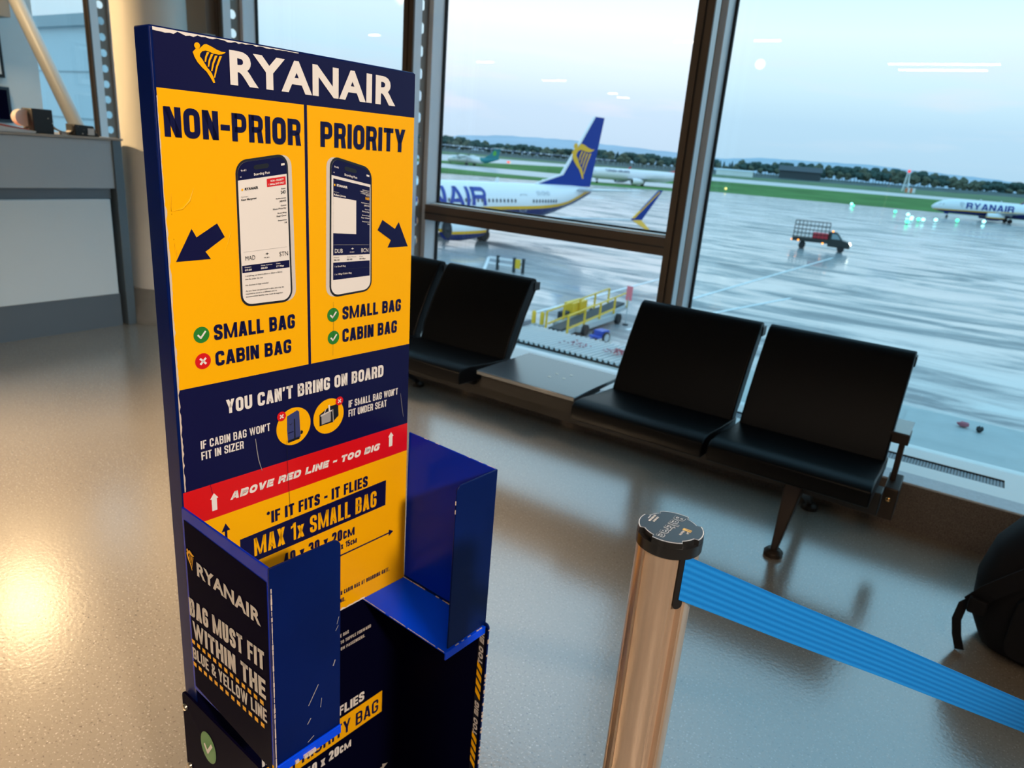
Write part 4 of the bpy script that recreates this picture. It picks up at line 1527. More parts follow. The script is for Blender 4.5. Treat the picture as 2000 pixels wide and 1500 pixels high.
bl = thing('barrier_belt', 'blue ribbed webbing belt stretching from the metal post towards the right', 'belt', (PXC, PYC, 0.0))
path = [(-0.1815, 0.6235, 1.009), (-0.095, 0.748, 0.929), (0.01, 0.899, 0.8345), (0.2, 1.17, 0.661), (0.38, 1.427, 0.48), (0.56, 1.683, 0.27), (0.68, 1.855, 0.115), (0.74, 1.94, 0.032)]
me = bpy.data.meshes.new('webbing')
vs, fs, uvs = [], [], []
for i, p in enumerate(path):
    hw = 0.0255 if i < 6 else (0.02 if i == 6 else 0.006)
    for s_ in (-1, 1):
        for off in (0.0, 0.0012):
            vs.append((p[0] - PXC + off * 0.8, p[1] - PYC - off * 0.57, p[2] + s_ * hw))
for i in range(len(path) - 1):
    o_ = i * 4
    for q in ((0, 2, 6, 4), (1, 5, 7, 3), (2, 3, 7, 6), (0, 4, 5, 1)):
        fs.append(tuple(o_ + k for k in q))
        for k in q:
            uvs.append(((i + (k >= 4)) / 8, 1.0 if (k % 4) >= 2 else 0.0))
me.from_pydata(vs, [], fs)
uvl = me.uv_layers.new(name='UVMap')
for i, uv in enumerate(uvs):
    uvl.data[i].uv = uv
me.materials.append(M['belt'])
wo = bpy.data.objects.new('webbing', me)
COL.objects.link(wo)
wo.parent = bl
MB().box(0.93, 0.985, 1.275, 1.335, 0.0, 0.045, M['capblack']).build('end_clip', bl, bevel=0.006)

# ------------------------------------------------------------------ beam seating
BS = thing('beam_seating', 'row of black padded seats on a beam with grey side table under the window', 'bench', (-1.55, 2.85, 0))
ox, oy = -1.55, 2.85
def SB(A, B, C):          # A = y, B = z, C = x in the hall, returned in the bench's own space
    return (C - ox, A - oy, B)
seats = ((-0.722, -0.150), (-1.315, -0.742), (-2.487, -1.915), (-3.09, -2.522))
for x0, x1 in seats:
    a = MB()
    prof = [(2.515, 0.345), (2.508, 0.372), (2.512, 0.405), (2.535, 0.421), (2.60, 0.423), (2.75, 0.408), (2.90, 0.398), (2.94, 0.40), (2.94, 0.352), (2.70, 0.338)]
    a.prism(prof, x0, x1, M['leather'], SB)
    so = a.build('seat', BS, bevel=0.012, seg=4)
    a = MB()
    prof = [(2.875, 0.36), (2.885, 0.40), (2.925, 0.50), (2.99, 0.63), (3.065, 0.755), (3.085, 0.780), (3.11, 0.790), (3.135, 0.783), (3.145, 0.765), (3.125, 0.735), (3.04, 0.60), (2.97, 0.46), (2.935, 0.355)]
    a.prism(prof, x0 + 0.006, x1 - 0.006, M['leather'], SB)
    bo = a.build('backrest', BS, bevel=0.010, seg=4)
    a = MB()
    for xx in (x0 + 0.02, x1 - 0.02):
        a.tube([SB(2.90, 0.33, xx), SB(2.985, 0.45, xx), SB(3.06, 0.60, xx), SB(3.15, 0.745, xx)], 0.011, M['blackmetal'], 8)
        a.box(xx - 0.018 - ox, xx + 0.018 - ox, 3.115 - oy, 3.165 - oy, 0.725, 0.765, M['blackmetal'])
    a.box(x0 + 0.02 - ox, x1 - 0.02 - ox, 3.14 - oy, 3.155 - oy, 0.735, 0.755, M['blackmetal'])
    a.build('back_support', bo, smooth=True)
    a = MB()
    for xx in (x0 + 0.05, x1 - 0.05):
        a.prism([(2.56, 0.35), (2.93, 0.35), (2.93, 0.33), (2.80, 0.30), (2.68, 0.30)], xx - 0.012, xx + 0.012, M['blackmetal'], SB)
    a.build('seat_bracket', so)
a = MB()
a.box(-1.865 - ox, -1.338 - ox, 2.575 - oy, 3.03 - oy, 0.400, 0.420, M['tabletop'])
tb = a.build('side_table', BS, bevel=0.004)
tb['label'] = 'grey laminate table between the seats'
a = MB()
a.box(-1.85 - ox, -1.35 - ox, 2.60 - oy, 2.64 - oy, 0.335, 0.3998, M['blackmetal'])
a.box(-1.80 - ox, -1.40 - ox, 2.66 - oy, 2.95 - oy, 0.345, 0.3998, M['blackmetal'])
a.build('table_bracket', tb)
a = MB()
for q in ((-1.56, 2.75), (-1.50, 2.78), (-1.56, 2.82), (-1.50, 2.85)):
    a.lathe([(0.008, 0.4202), (0.006, 0.4216)], M['steel'], c=(q[0] - 0.01 - ox, q[1] - oy, 0), n=14)
a.build('table_screw', tb, smooth=True)
MB().box(-3.1 - ox, -0.13 - ox, 2.71 - oy, 2.79 - oy, 0.245, 0.335, M['blackmetal']).build('beam', BS, bevel=0.004)
for lx in (-0.42, -2.72):
    for fy, lab in ((2.626, 1), (3.152, -1)):
        a = MB()
        top = (2.72, 2.79) if lab == 1 else (2.72, 2.80)
        for (y0_, y1_, z_, w_) in ():
            pass
        t0 = Vector((lx, 2.735 if lab == 1 else 2.775, 0.285))
        t1 = Vector((lx - (0.012 if lab == 1 else -0.008), fy, 0.022))
        R = []
        for k in range(6):
            p = t0.lerp(t1, k / 5)
            w_ = 0.05 * (1 - k / 5) + 0.017 * k / 5
            d_ = 0.035 * (1 - k / 5) + 0.012 * k / 5
            R.append([(p.x - ox + sx_ * d_, p.y - oy + sy_ * w_, p.z - (0.0 if k else 0)) for sx_, sy_ in ((-1, -1), (1, -1), (1, 1), (-1, 1))])
        a.rings(R, M['brownmetal'] if lx > -1 else M['blackmetal'])
        lg = a.build('leg', BS, bevel=0.006)
        a = MB().lathe([(0.036, 0.0), (0.036, 0.016), (0.026, 0.027), (0.014, 0.030)], M['brownmetal'], c=(t1.x - ox, t1.y - oy, 0), n=28)
        a.build('foot_pad', lg, smooth=True)
# end bracket with a short arm pad
a = MB()
a.prism([(2.86, 0.18), (2.99, 0.18), (3.02, 0.205), (3.02, 0.30), (2.98, 0.33), (2.88, 0.30)], -0.135, -0.085, M['brownmetal'], SB)
a.prism([(2.93, 0.30), (2.975, 0.30), (2.985, 0.48), (2.94, 0.48)], -0.128, -0.108, M['brownmetal'], SB)
eb = a.build('end_bracket', BS, bevel=0.004)
a = MB().box(-0.168 - ox, -0.098 - ox, 2.925 - oy, 3.01 - oy, 0.465, 0.505, M['brownmetal'])
a.box(-0.163 - ox, -0.101 - ox, 2.93 - oy, 3.12 - oy, 0.5052, 0.508, M['tabletop'])
a.build('arm_pad', eb, bevel=0.003)
a = MB().lathe([(0.010, 0.0), (0.009, -0.006), (0.005, -0.009)], M['brass'], c=(-0.112 - ox, 2.862 - oy, 0.262), n=18, axis='y')
a.build('bolt', eb, smooth=True)

# ------------------------------------------------------------------ backpack on the floor
bk = thing('backpack', 'black backpack with a dangling strap standing on the floor at right', 'backpack', (0.475, 2.585, 0))
a = MB()
R = []
for z, hx, hy, oxx in ((0.0, 0.17, 0.10, 0.03), (0.02, 0.235, 0.135, 0.01), (0.10, 0.265, 0.155, 0.0), (0.22, 0.275, 0.16, 0.0), (0.34, 0.265, 0.15, 0.012), (0.43, 0.235, 0.125, 0.03), (0.49, 0.17, 0.09, 0.05), (0.505, 0.09, 0.05, 0.06)):
    ring = []
    for i in range(36):
        t = 2 * pi * i / 36
        k = (abs(cos(t)) ** 3.2 + abs(sin(t)) ** 3.2) ** (-1 / 3.2)
        ring.append((oxx + hx * k * cos(t), hy * k * sin(t), z))
    R.append(ring)
a.rings(R, M['bagblack'])
a.build('bag_body', bk, smooth=True, sharp=60)
def strap(pts, w, name, par):
    a = MB()
    R = []
    for i, p in enumerate(pts):
        p = Vector(p)
        d_ = (Vector(pts[min(i + 1, len(pts) - 1)]) - Vector(pts[max(i - 1, 0)])).normalized()
        s_ = d_.cross(Vector((0.2, 1, 0.1))).normalized()
        nrm = s_.cross(d_)
        R.append([p + s_ * w / 2 * q[0] + nrm * 0.002 * q[1] for q in ((-1, -1), (1, -1), (1, 1), (-1, 1))])
    a.rings(R, M['bagblack'])
    return a.build(name, par)
strap([(-0.27, -0.10, 0.165), (-0.295, -0.13, 0.15), (-0.30, -0.14, 0.10), (-0.288, -0.145, 0.05), (-0.27, -0.15, 0.006)], 0.026, 'hanging_strap', bk)
strap([(0.02, -0.11, 0.475), (-0.10, -0.165, 0.40), (-0.19, -0.185, 0.31), (-0.245, -0.165, 0.235), (-0.275, -0.13, 0.165)], 0.05, 'shoulder_strap', bk)
MB().box(-0.285, -0.235, -0.165, -0.115, 0.148, 0.20, M['bagblack']).build('buckle', bk, bevel=0.006)
a = MB().tube([(-0.02, -0.02, 0.49), (0.0, -0.03, 0.535), (0.06, -0.03, 0.545), (0.12, -0.03, 0.53), (0.13, -0.02, 0.485)], 0.010, M['bagblack'], 8)
a.build('grab_handle', bk, smooth=True)
a = MB()
a.prism(rnd_rect(-0.17, 0.17, 0.05, 0.26, 0.04, ('tl', 'tr', 'bl', 'br')), -0.175, -0.15, M['bagblack'], lambda A, B, C: (A, C, B))
a.build('front_pocket', bk, bevel=0.012)

# ------------------------------------------------------------------ ceiling lamps of the hall
M['lamp'] = mat('lamp_diffuser', (0.9, 0.85, 0.8), 0.5, emit=(1.0, 0.86, 0.70), es=45)
M['lampbody'] = mat('lamp_body_white', (0.7, 0.7, 0.7), 0.5)
def linear_lamp(x0, x1, y, label, w=0.09):
    t = thing('linear_ceiling_lamp', label, 'ceiling lamp', ((x0 + x1) / 2, y, 3.4), 0, 'linear lamps hanging in the hall')
    L_ = (x1 - x0) / 2
    MB().box(-L_, L_, -w / 2, w / 2, 0.012, 0.07, M['lampbody']).build('housing', t, bevel=0.004)
    MB().box(-L_ + 0.01, L_ - 0.01, -w / 2 + 0.006, w / 2 - 0.006, 0.0, 0.0115, M['lamp']).build('diffuser', t)
    a = MB()
    for s_ in (-0.8, 0.8):
        a.tube([(s_ * L_, 0, 0.07), (s_ * L_, 0, 0.2)], 0.004, M['lampbody'], 6)
    a.build('hanger', t)
lab = 'white linear ceiling lamp of the hall, mirrored as a bright streak or added unseen'
for x0, x1, y in ((-2.375, -0.654, -7.75), (-2.3, -0.86, -8.5), (-11.67, -11.06, -7.7), (-11.87, -11.1, -11.3), (-11.4, -11.1, -14.55), (-11.75, -11.3, -15.87), (-11.47, -11.2, -4.0), (-2.2, -0.5, -2.2), (0.4, 2.4, -3.4), (-5.4, -3.6, -5.2)):  # second lamp added for the doubled streak, last three added unseen overhead
    linear_lamp(x0, x1, y, lab)


# ------------------------------------------------------------------ the airfield outside
AP = -6.8
ap_ = MB().add([(-900, 12, AP), (500, 12, AP), (500, 900, AP), (-900, 900, AP)], [(0, 1, 2, 3)], M['apron'])
ap_.add([(-900, 12, AP), (500, 12, AP), (500, 12, AP - 1), (-900, 12, AP - 1)], [(0, 1, 2, 3)], M['apron'])
ap_.add([(-900, -60, AP), (500, -60, AP), (500, 12, AP), (-900, 12, AP)], [(0, 1, 2, 3)], M['apron'])
struct(ap_.build('apron_ground'))
M['grass'] = mat('mown_grass', (0.085, 0.20, 0.055), 0.9, spec=0.1, noise=0.25, scale=0.05)
M['grass2'] = mat('rough_grass', (0.13, 0.20, 0.11), 0.9, spec=0.1, noise=0.25, scale=0.05)
M['taxi'] = mat('wet_taxiway', (0.42, 0.44, 0.47), 0.35, spec=0.6)
M['hedge'] = mat('distant_verge', (0.10, 0.13, 0.13), 0.9, spec=0.05, noise=0.3, scale=0.08)
MID = [
[(-184.92, 149.9, -6.75), (-148.18, 180.62, -6.75), (-137.92, 189.2, -6.75), (-127.39, 198.01, -6.75), (-119.01, 205.02, -6.75), (-90.36, 228.97, -6.75)],
[(-208.19, 168.84, -6.4), (-167.28, 203.76, -5.89), (-155.68, 213.39, -6.31), (-143.7, 223.19, -6.5), (-134.13, 230.93, -6.6), (-101.31, 256.9, -6.7)],
[(-243.13, 197.2, -5.2), (-195.9, 238.49, -5.52), (-182.3, 249.66, -5.68), (-168.22, 260.92, -5.85), (-156.95, 269.72, -5.97), (-118.29, 298.58, -6.37)],
[(-270.33, 219.23, -5.1), (-218.16, 265.49, -4.96), (-203.05, 277.85, -4.45), (-187.38, 290.21, -3.93), (-174.84, 299.8, -3.52), (-131.88, 330.84, -3.0)],
[(-363.46, 294.9, -3.46), (-294.48, 358.1, -3.56), (-274.01, 374.62, -3.57), (-252.63, 390.92, -3.57), (-235.43, 403.38, -3.57), (-176.28, 442.33, -3.52)],
[(-410.02, 332.75, -1.26), (-332.67, 404.38, -2.17), (-309.53, 422.98, -2.41), (-285.31, 441.24, -2.65), (-265.8, 455.13, -2.83), (-198.59, 498.03, -3.42)],
[(-518.69, 421.0, 0.63), (-421.69, 512.43, -0.98), (-392.32, 535.88, -1.43), (-361.47, 558.72, -1.87), (-336.55, 575.93, -2.22), (-250.62, 628.0, -2.6)]]
RGT = [
[(-94.15, 263.36, -6.75), (-68.17, 270.25, -6.75), (-42.13, 277.15, -6.75), (-17.66, 283.64, -6.75), (21.78, 294.1, -6.75)],
[(-125.18, 347.84, -4.42), (-91.09, 357.28, -4.31), (-56.73, 365.96, -4.18), (-24.48, 373.39, -4.06), (27.01, 383.95, -3.84)],
[(-145.79, 404.19, -3.34), (-106.24, 415.34, -3.39), (-66.27, 425.2, -3.43), (-28.75, 433.23, -3.46), (30.91, 443.83, -3.47)],
[(-207.15, 573.41, -3.42), (-151.29, 589.61, -2.93), (-94.62, 602.95, -2.41), (-41.49, 612.78, -1.92), (42.27, 623.47, -1.11)],
[(-248.17, 686.18, -2.63), (-181.5, 705.74, -1.61), (-113.76, 721.42, -0.57), (-50.29, 732.46, 0.4), (49.46, 743.26, 1.93)]]
def strips(rows, mats, base):
    for k, m_ in enumerate(mats):
        a = MB()
        r0, r1 = rows[k], rows[k + 1]
        vs = r0 + r1
        n = len(r0)
        a.add(vs, [(i, i + 1, n + i + 1, n + i) for i in range(n - 1)], m_)
        if k == 0:
            a.add([(p[0], p[1], -8) for p in r0] + r0, [(i, i + 1, n + i + 1, n + i) for i in range(n - 1)], m_)
        struct(a.build('%s' % base[k]))
strips(MID, (M['grass'], M['taxi'], M['grass'], M['taxi'], M['grass2'], M['hedge']), ('grass_ground', 'taxiway_ground', 'grass_ground', 'runway_ground', 'grass_ground', 'verge_ground'))
strips(RGT, (M['grass'], M['taxi'], M['grass2'], M['hedge']), ('grass_ground', 'runway_ground', 'grass_ground', 'verge_ground'))
# painted lines on the apron
M['paint'] = mat('white_ground_paint', (0.75, 0.77, 0.78), 0.4)
for (p, q) in (((-19.85, 32.4), (-20.3, 56.0)), ((-15.6, 44.0), (-14.3, 84.0)), ((-33.5, 47.0), (-22.5, 30.0)), ((-14.6, 33.0), (-11.0, 52.0))):
    d_ = (Vector(q) - Vector(p)).normalized()
    n2 = Vector((-d_.y, d_.x)) * 0.12
    P = [Vector(p) - n2, Vector(q) - n2, Vector(q) + n2, Vector(p) + n2]
    a = MB().add([(t.x, t.y, AP + 0.012) for t in P], [(0, 1, 2, 3)], M['paint'])
    struct(a.build('apron_line'))
# hills
M['hill'] = mat('hazy_hill', (0.44, 0.50, 0.58), 1.0, spec=0.0, noise=0.06, scale=0.002)  # distance haze put into the hill colour
HILL = [(-75, 0.6), (-60, 0.9), (-48, 0.7), (-39.45, 0.55), (-38.23, 0.88), (-34.35, 1.12), (-30.45, 1.18), (-26.55, 1.04), (-21.95, 0.9), (-18.92, 0.72), (-15.37, 0.98), (-11.9, 1.02), (-8.59, 1.05), (-5.38, 0.9), (-2.36, 0.78), (0.5, 0.64), (12, 0.5), (30, 0.8)]
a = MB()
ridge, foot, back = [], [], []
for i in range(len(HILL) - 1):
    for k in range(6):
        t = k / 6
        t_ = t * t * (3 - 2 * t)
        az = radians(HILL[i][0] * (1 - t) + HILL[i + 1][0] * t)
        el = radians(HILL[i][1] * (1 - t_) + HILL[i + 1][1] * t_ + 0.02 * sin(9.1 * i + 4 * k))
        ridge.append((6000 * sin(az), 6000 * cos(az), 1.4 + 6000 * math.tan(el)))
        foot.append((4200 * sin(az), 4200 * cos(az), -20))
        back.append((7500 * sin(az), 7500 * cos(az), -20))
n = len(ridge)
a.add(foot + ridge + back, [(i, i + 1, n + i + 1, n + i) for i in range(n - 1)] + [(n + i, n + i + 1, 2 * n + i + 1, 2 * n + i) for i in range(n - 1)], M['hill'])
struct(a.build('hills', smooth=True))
a = MB().add([(-7000, 880, -7.2), (4000, 880, -7.2), (4000, 7000, -7.2), (-7000, 7000, -7.2)], [(0, 1, 2, 3)], M['hedge'])
struct(a.build('far_ground'))

# trees: three kinds, each with trunk and crown
def tree_kind(seed, kind):
    r = random.Random(seed)
    col_ = ((0.062, 0.105, 0.095), (0.115, 0.135, 0.100), (0.045, 0.080, 0.078))[kind]  # leaf colours lifted for the distance haze
    ml = mat('tree_leaves_%d' % kind, col_, 0.95, spec=0.05, noise=0.45, scale=0.6)
    mt_ = mat('tree_bark_%d' % kind, (0.07, 0.06, 0.05), 0.9)
    a = MB()
    if kind == 2:
        R = []
        for k in range(9):
            t = k / 8
            rad = 2.3 * (1 - t) ** 0.8 * (1 + 0.25 * (k % 2)) + 0.05
            R.append([(rad * (1 + 0.2 * r.uniform(-1, 1)) * cos(2 * pi * i / 14), rad * (1 + 0.2 * r.uniform(-1, 1)) * sin(2 * pi * i / 14), 1.5 + 10.5 * t) for i in range(14)])
        a.rings(R, ml)
    else:
        for k in range(9):
            c_ = (r.uniform(-2.6, 2.6), r.uniform(-2.2, 2.2), r.uniform(3.6, 8.2))
            rad = r.uniform(1.7, 2.8)
            o_ = len(a.v)
            a.sphere(c_, rad, ml, 14, 9, (1, 1, 0.85))
            for i in range(o_, len(a.v)):
                v = Vector(a.v[i])
                v += (v - Vector(c_)) * r.uniform(-0.16, 0.16)
                a.v[i] = tuple(v)
    crown = a
    tk = MB().lathe([(0.35, -1.0), (0.28, 2.0), (0.16, 5.0)], mt_, n=8)
    return crown, tk
KL = (('broadleaf_tree', 'dark green round-headed tree in the distant tree line beyond the runway', 'dark broadleaf trees beyond the runway'),
      ('bushy_tree', 'olive green bushy tree in the distant tree line beyond the runway', 'olive bushy trees beyond the runway'),
      ('conifer_tree', 'dark pointed conifer standing up in the distant tree line', 'pointed conifers beyond the runway'))
protos = []
for k in range(3):
    crown, tk = tree_kind(20 + k, k)
    t = thing(KL[k][0], KL[k][1], 'tree', (0, 0, 0), 0, KL[k][2])
    crown.build('crown', t)
    tk.build('trunk', t)
    protos.append([t, True])
def put_tree(k, loc, rz, s):
    t, first = protos[k]
    if first:
        t.location = loc
        t.rotation_euler = (0, 0, rz)
        t.scale = s
        protos[k][1] = False
    else:
        dup(t, loc, rz, None, s)
TT = [(-70, 0.85), (-48, 0.8), (-39.39, 0.80), (-38.61, 0.86), (-37.83, 0.66), (-36.85, 0.67), (-35.87, 0.48), (-34.32, 0.60), (-32.74, 0.54), (-31.17, 0.55), (-27.85, 0.59), (-26.13, 0.66), (-24.58, 0.66), (-23.04, 0.59), (-21.49, 0.50), (-18.19, 0.64), (-16.39, 0.74), (-15.3, 0.65), (-13.24, 0.9), (-12.21, 0.9), (-10.16, 0.82), (-8.54, 0.9), (-7.26, 0.9), (-5.98, 0.84), (-5.38, 0.9), (-3.82, 0.76), (-2.32, 0.65), (-0.89, 0.65), (3, 0.6), (12, 0.7)]
def tree_top(az):
    for i in range(len(TT) - 1):
        if TT[i][0] <= az <= TT[i + 1][0]:
            t = (az - TT[i][0]) / (TT[i + 1][0] - TT[i][0])
            return TT[i][1] * (1 - t) + TT[i + 1][1] * t
    return 0.6
az = -56.0
while az < 4:
    for row in range(3):
        a_ = az + rnd.uniform(-0.06, 0.06) + row * 0.21
        right = a_ > -20.5
        dist = (715 if right else 655) + 17 * row + rnd.uniform(-2, 2)
        base = (-0.8 if right else -1.8)
        el = radians(tree_top(a_) * (1.0 if row == 2 else rnd.uniform(0.72, 0.98)) - (0.22 if row == 0 else 0))
        top = 1.4 + dist * math.tan(el) + rnd.uniform(-1.2, 0.7)
        k = rnd.choice((0, 0, 0, 1, 1, 2)) if not (row == 0) else rnd.choice((0, 1, 1))
        h = max(4.0, top - base)
        sz = h / (12.0 if k == 2 else 9.8)
        sx_ = min(max(sz, 0.75), 0.95) * rnd.uniform(0.9, 1.08)
        put_tree(k, (dist * sin(radians(a_)), dist * cos(radians(a_)), base), rnd.uniform(0, 6.28), (sx_, sx_, sz))
    az += 0.60

# parked cars in a line before the trees
carcols = ((0.30, 0.33, 0.38), (0.6, 0.62, 0.65), (0.08, 0.10, 0.16))
cw = mat('car_window_dark', (0.03, 0.04, 0.05), 0.2)
cars = []
for k, cc in enumerate(carcols):
    t = thing('parked_car', ('grey', 'pale silver', 'dark blue')[k] + ' car parked in the far line before the trees at left', 'car', (0, 0, 0), 0, ('grey', 'silver', 'dark')[k] + ' cars parked before the trees')
    a = MB()
    a.prism([(-2.1, 0.3), (2.1, 0.3), (2.15, 0.75), (1.3, 0.9), (0.7, 1.4), (-1.0, 1.45), (-1.9, 0.95), (-2.15, 0.8)], -0.85, 0.85, mat('car_paint_%d' % k, cc, 0.3), lambda A, B, C: (A, C, B))
    a.build('body', t)
    a = MB()
    a.prism([(1.1, 0.95), (0.65, 1.33), (-0.95, 1.37), (-1.6, 0.98)], -0.87, 0.87, cw, lambda A, B, C: (A, C, B))
    a.build('side_window', t)
    for wx in (-1.3, 1.3):
        MB().lathe([(0.32, -0.88), (0.32, 0.88)], M['gasket'], c=(wx, 0, 0.32), n=12, axis='y').build('wheel', t)
    cars.append([t, True])
for i in range(64):
    az_ = radians(-39.6 + 13.2 * i / 63 + rnd.uniform(-0.01, 0.01))
    dist = 640
    loc = (dist * sin(az_), dist * cos(az_), 1.4 + dist * math.tan(radians(0.10 - 0.14 * i / 63)) - 1.0)
    k = rnd.choice((0, 1, 2, 0))
    t, first = cars[k]
    if first:
        t.location = loc
        t.rotation_euler = (0, 0, 2.15)
        cars[k][1] = False
    else:
        dup(t, loc, 2.15 + rnd.uniform(-0.03, 0.03))

# ------------------------------------------------------------------ aircraft
M['tyre'] = mat('rubber_tyre', (0.02, 0.02, 0.022), 0.8)
M['strut'] = mat('gear_strut', (0.25, 0.26, 0.28), 0.4, metal=0.5)
M['pwhite'] = mat('aircraft_white', (0.80, 0.83, 0.85), 0.25)
M['pgrey'] = mat('wing_grey', (0.50, 0.54, 0.58), 0.35)
M['pblue'] = mat('aircraft_blue', (0.001, 0.035, 0.26), 0.3, spec=0.2)
M['pyel'] = mat('aircraft_yellow', (0.85, 0.45, 0.01), 0.3)
M['pred'] = mat('aircraft_red', (0.55, 0.01, 0.02), 0.3)
M['pteal'] = mat('aircraft_teal', (0.005, 0.20, 0.23), 0.3)
M['pgreen'] = mat('aircraft_green', (0.10, 0.42, 0.05), 0.3)
M['pwin'] = mat('cabin_window_glass', (0.10, 0.12, 0.15), 0.2)
M['intake'] = mat('engine_intake_dark', (0.03, 0.03, 0.035), 0.6)
SEC = [(0, 2.75, .05, .05), (0.35, 2.78, .5, .5), (1.1, 2.88, .98, 1.02), (2.4, 3.05, 1.45, 1.5), (4.2, 3.2, 1.78, 1.88), (6.2, 3.25, 1.88, 2.0), (26, 3.25, 1.88, 2.0), (29, 3.42, 1.78, 1.82), (32, 3.78, 1.46, 1.46), (35, 4.18, .98, 1.03), (37, 4.48, .55, .62), (38.2, 4.66, .25, .34), (38.45, 4.68, .05, .08)]
LIV = [(0, 1.9), (6, 2.1), (14, 2.3), (20, 2.70), (23, 2.76), (29, 2.88), (32, 3.1), (35, 3.8), (37, 4.4), (38.5, 4.75)]
def sec_at(sec, u):
    for i in range(len(sec) - 1):
        if sec[i][0] <= u <= sec[i + 1][0]:
            t = (u - sec[i][0]) / (sec[i + 1][0] - sec[i][0])
            return [sec[i][k] * (1 - t) + sec[i + 1][k] * t for k in range(4)]
    return sec[-1]
def airliner(name, label, loc, ang, sec, hull, fin_m, tip_m, eng_m, wing, gear_u, detail=True, su=1.0, winglet=True, twin=True, stab=None, fin=None, nose_u=4.5, prop=False):
    root = thing(name, label, 'aeroplane', loc, radians(ang))
    a = MB()
    R = []
    ud = []
    for i in range(len(sec) - 1):
        k = max(1, int((sec[i + 1][0] - sec[i][0]) / 1.2))
        ud += [sec[i][0] + (sec[i + 1][0] - sec[i][0]) * j / k for j in range(k)]
    ud.append(sec[-1][0])
    for u in ud:
        _, zc, ry, rz = sec_at(sec, u)
        R.append([(u, ry * cos(2 * pi * i / 36), zc + rz * sin(2 * pi * i / 36)) for i in range(36)])
    a.rings(R, hull)
    a.build('fuselage', root, smooth=True, sharp=60)
    def SIDE(A, B, C):
        _, zc, ry, rz = sec_at(sec, A)
        k = max(0.05, 1 - ((B - zc) / rz) ** 2)
        return (A, -(ry * sqrt(k) + 0.03 + C), B)
    # wings
    for sgn in (-1, 1):
        a = MB()
        (u0, u1, z0), (ul, v1, u2, u3, z1) = wing
        rows = []
        for (ua, ub, v, z, th) in ((u0, u1, 1.2, z0, 0.5), (u0 + (u2 - u0) * 0.32, u1 + 0.1, v1 * 0.36, z0 + (z1 - z0) * 0.3, 0.34), (u2, u3, v1, z1, 0.12)):
            rows.append([(ua, sgn * v, z), (ua + (ub - ua) * 0.3, sgn * v, z + th * 0.5), (ub, sgn * v, z + 0.02), (ua + (ub - ua) * 0.35, sgn * v, z - th * 0.5)])
        a.rings(rows, M['pgrey'])
        w_ = a.build('wing', root)
        if winglet:
            a = MB()
            f_ = lambda A, B, C: (A, sgn * (v1 + 0.16 * (B - z1) + C), B)
            a.prism([(u2, z1), (u3, z1), (u3 + 1.95, z1 + 2.5), (u3 + 1.4, z1 + 2.5)], -0.05, 0.05, tip_m, f_)
            if tip_m == M['pblue']:
                a.prism([(u2 + 0.12, z1 + 0.15), (u2 + 0.4, z1 + 0.15), (u3 + 1.6, z1 + 2.35), (u3 + 1.42, z1 + 2.4)], -0.062, 0.062, M['pyel'], f_)
                a.prism([(u2 + 0.1, z1), (u3 - 0.1, z1), (u3 + 1.15, z1 - 0.95), (u3 + 0.85, z1 - 0.98)], -0.05, 0.05, M['pyel'], lambda A, B, C: (A, sgn * (v1 - 0.35 * (B - z1) + C), B))
            a.build('winglet', w_)
        # tailplane
        a = MB()
        (t0, t1, tz), (tv, t2, t3, tz1) = stab
        a.rings([[(ua, sgn * v, z), (ua + (ub - ua) * 0.3, sgn * v, z + th), (ub, sgn * v, z), (ua + (ub - ua) * 0.3, sgn * v, z - th)] for ua, ub, v, z, th in ((t0, t1, 0.3, tz, 0.18), (t2, t3, tv, tz1, 0.06))], M['pwhite'])
        a.build('tailplane', root)
        # engine
        eu, ev, ez, er, el = eng_m[1:6]
        a = MB()
        if prop:
            a.rings([[(u, sgn * ev + r * cos(2 * pi * i / 20), ez + r * 1.1 * sin(2 * pi * i / 20)) for i in range(20)] for u, r in ((eu, 0.25), (eu + 0.5, 0.5), (eu + 2.0, 0.62), (eu + 4.4, 0.3))], eng_m[0])
            e_ = a.build('engine', root, smooth=True)
            for q in range(6):
                aa = 2 * pi * q / 6 + 0.3
                a = MB().obox((eu - 0.05, sgn * ev + 0.2 * cos(aa), ez + 0.2 * sin(aa)), (eu - 0.05, sgn * ev + 1.95 * cos(aa), ez + 1.95 * sin(aa)), 0.22, 0.04, M['intake'], up=(1, 0, 0))
                a.build('propeller_blade', e_)
        else:
            a.rings([[(u, sgn * ev + r * cos(2 * pi * i / 28), ez + r * 0.96 * sin(2 * pi * i / 28)) for i in range(28)] for u, r in ((eu + 0.25, er * 0.80), (eu, er * 0.88), (eu + 0.12, er * 0.97), (eu + el * 0.35, er * 1.04), (eu + el * 0.75, er * 0.92), (eu + el, er * 0.66))], eng_m[0], caps=False)
            e_ = a.build('engine', root, smooth=True)
            a = MB().lathe([(er * 0.8, eu + 0.30), (er * 0.3, eu + 0.32), (0.05, eu + 0.05)], M['intake'], c=(0, sgn * ev, ez), n=24, axis='x')
            a.lathe([(er * 0.6, eu + el - 0.2), (er * 0.42, eu + el + 0.5), (0.05, eu + el + 1.1)], M['intake'], c=(0, sgn * ev, ez), n=20, axis='x')
            a.box(eu + el * 0.5, eu + el + 1.8, sgn * ev - 0.12, sgn * ev + 0.12, ez + er * 0.6, ez + er * 0.6 + 0.7, M['pgrey'])
            a.build('engine_core', e_)
        # main gear
        a = MB().obox((gear_u, sgn * 2.6, 2.2), (gear_u, sgn * 2.86, 0.6), 0.22, 0.22, M['strut'])
        gs = a.build('main_gear', root)
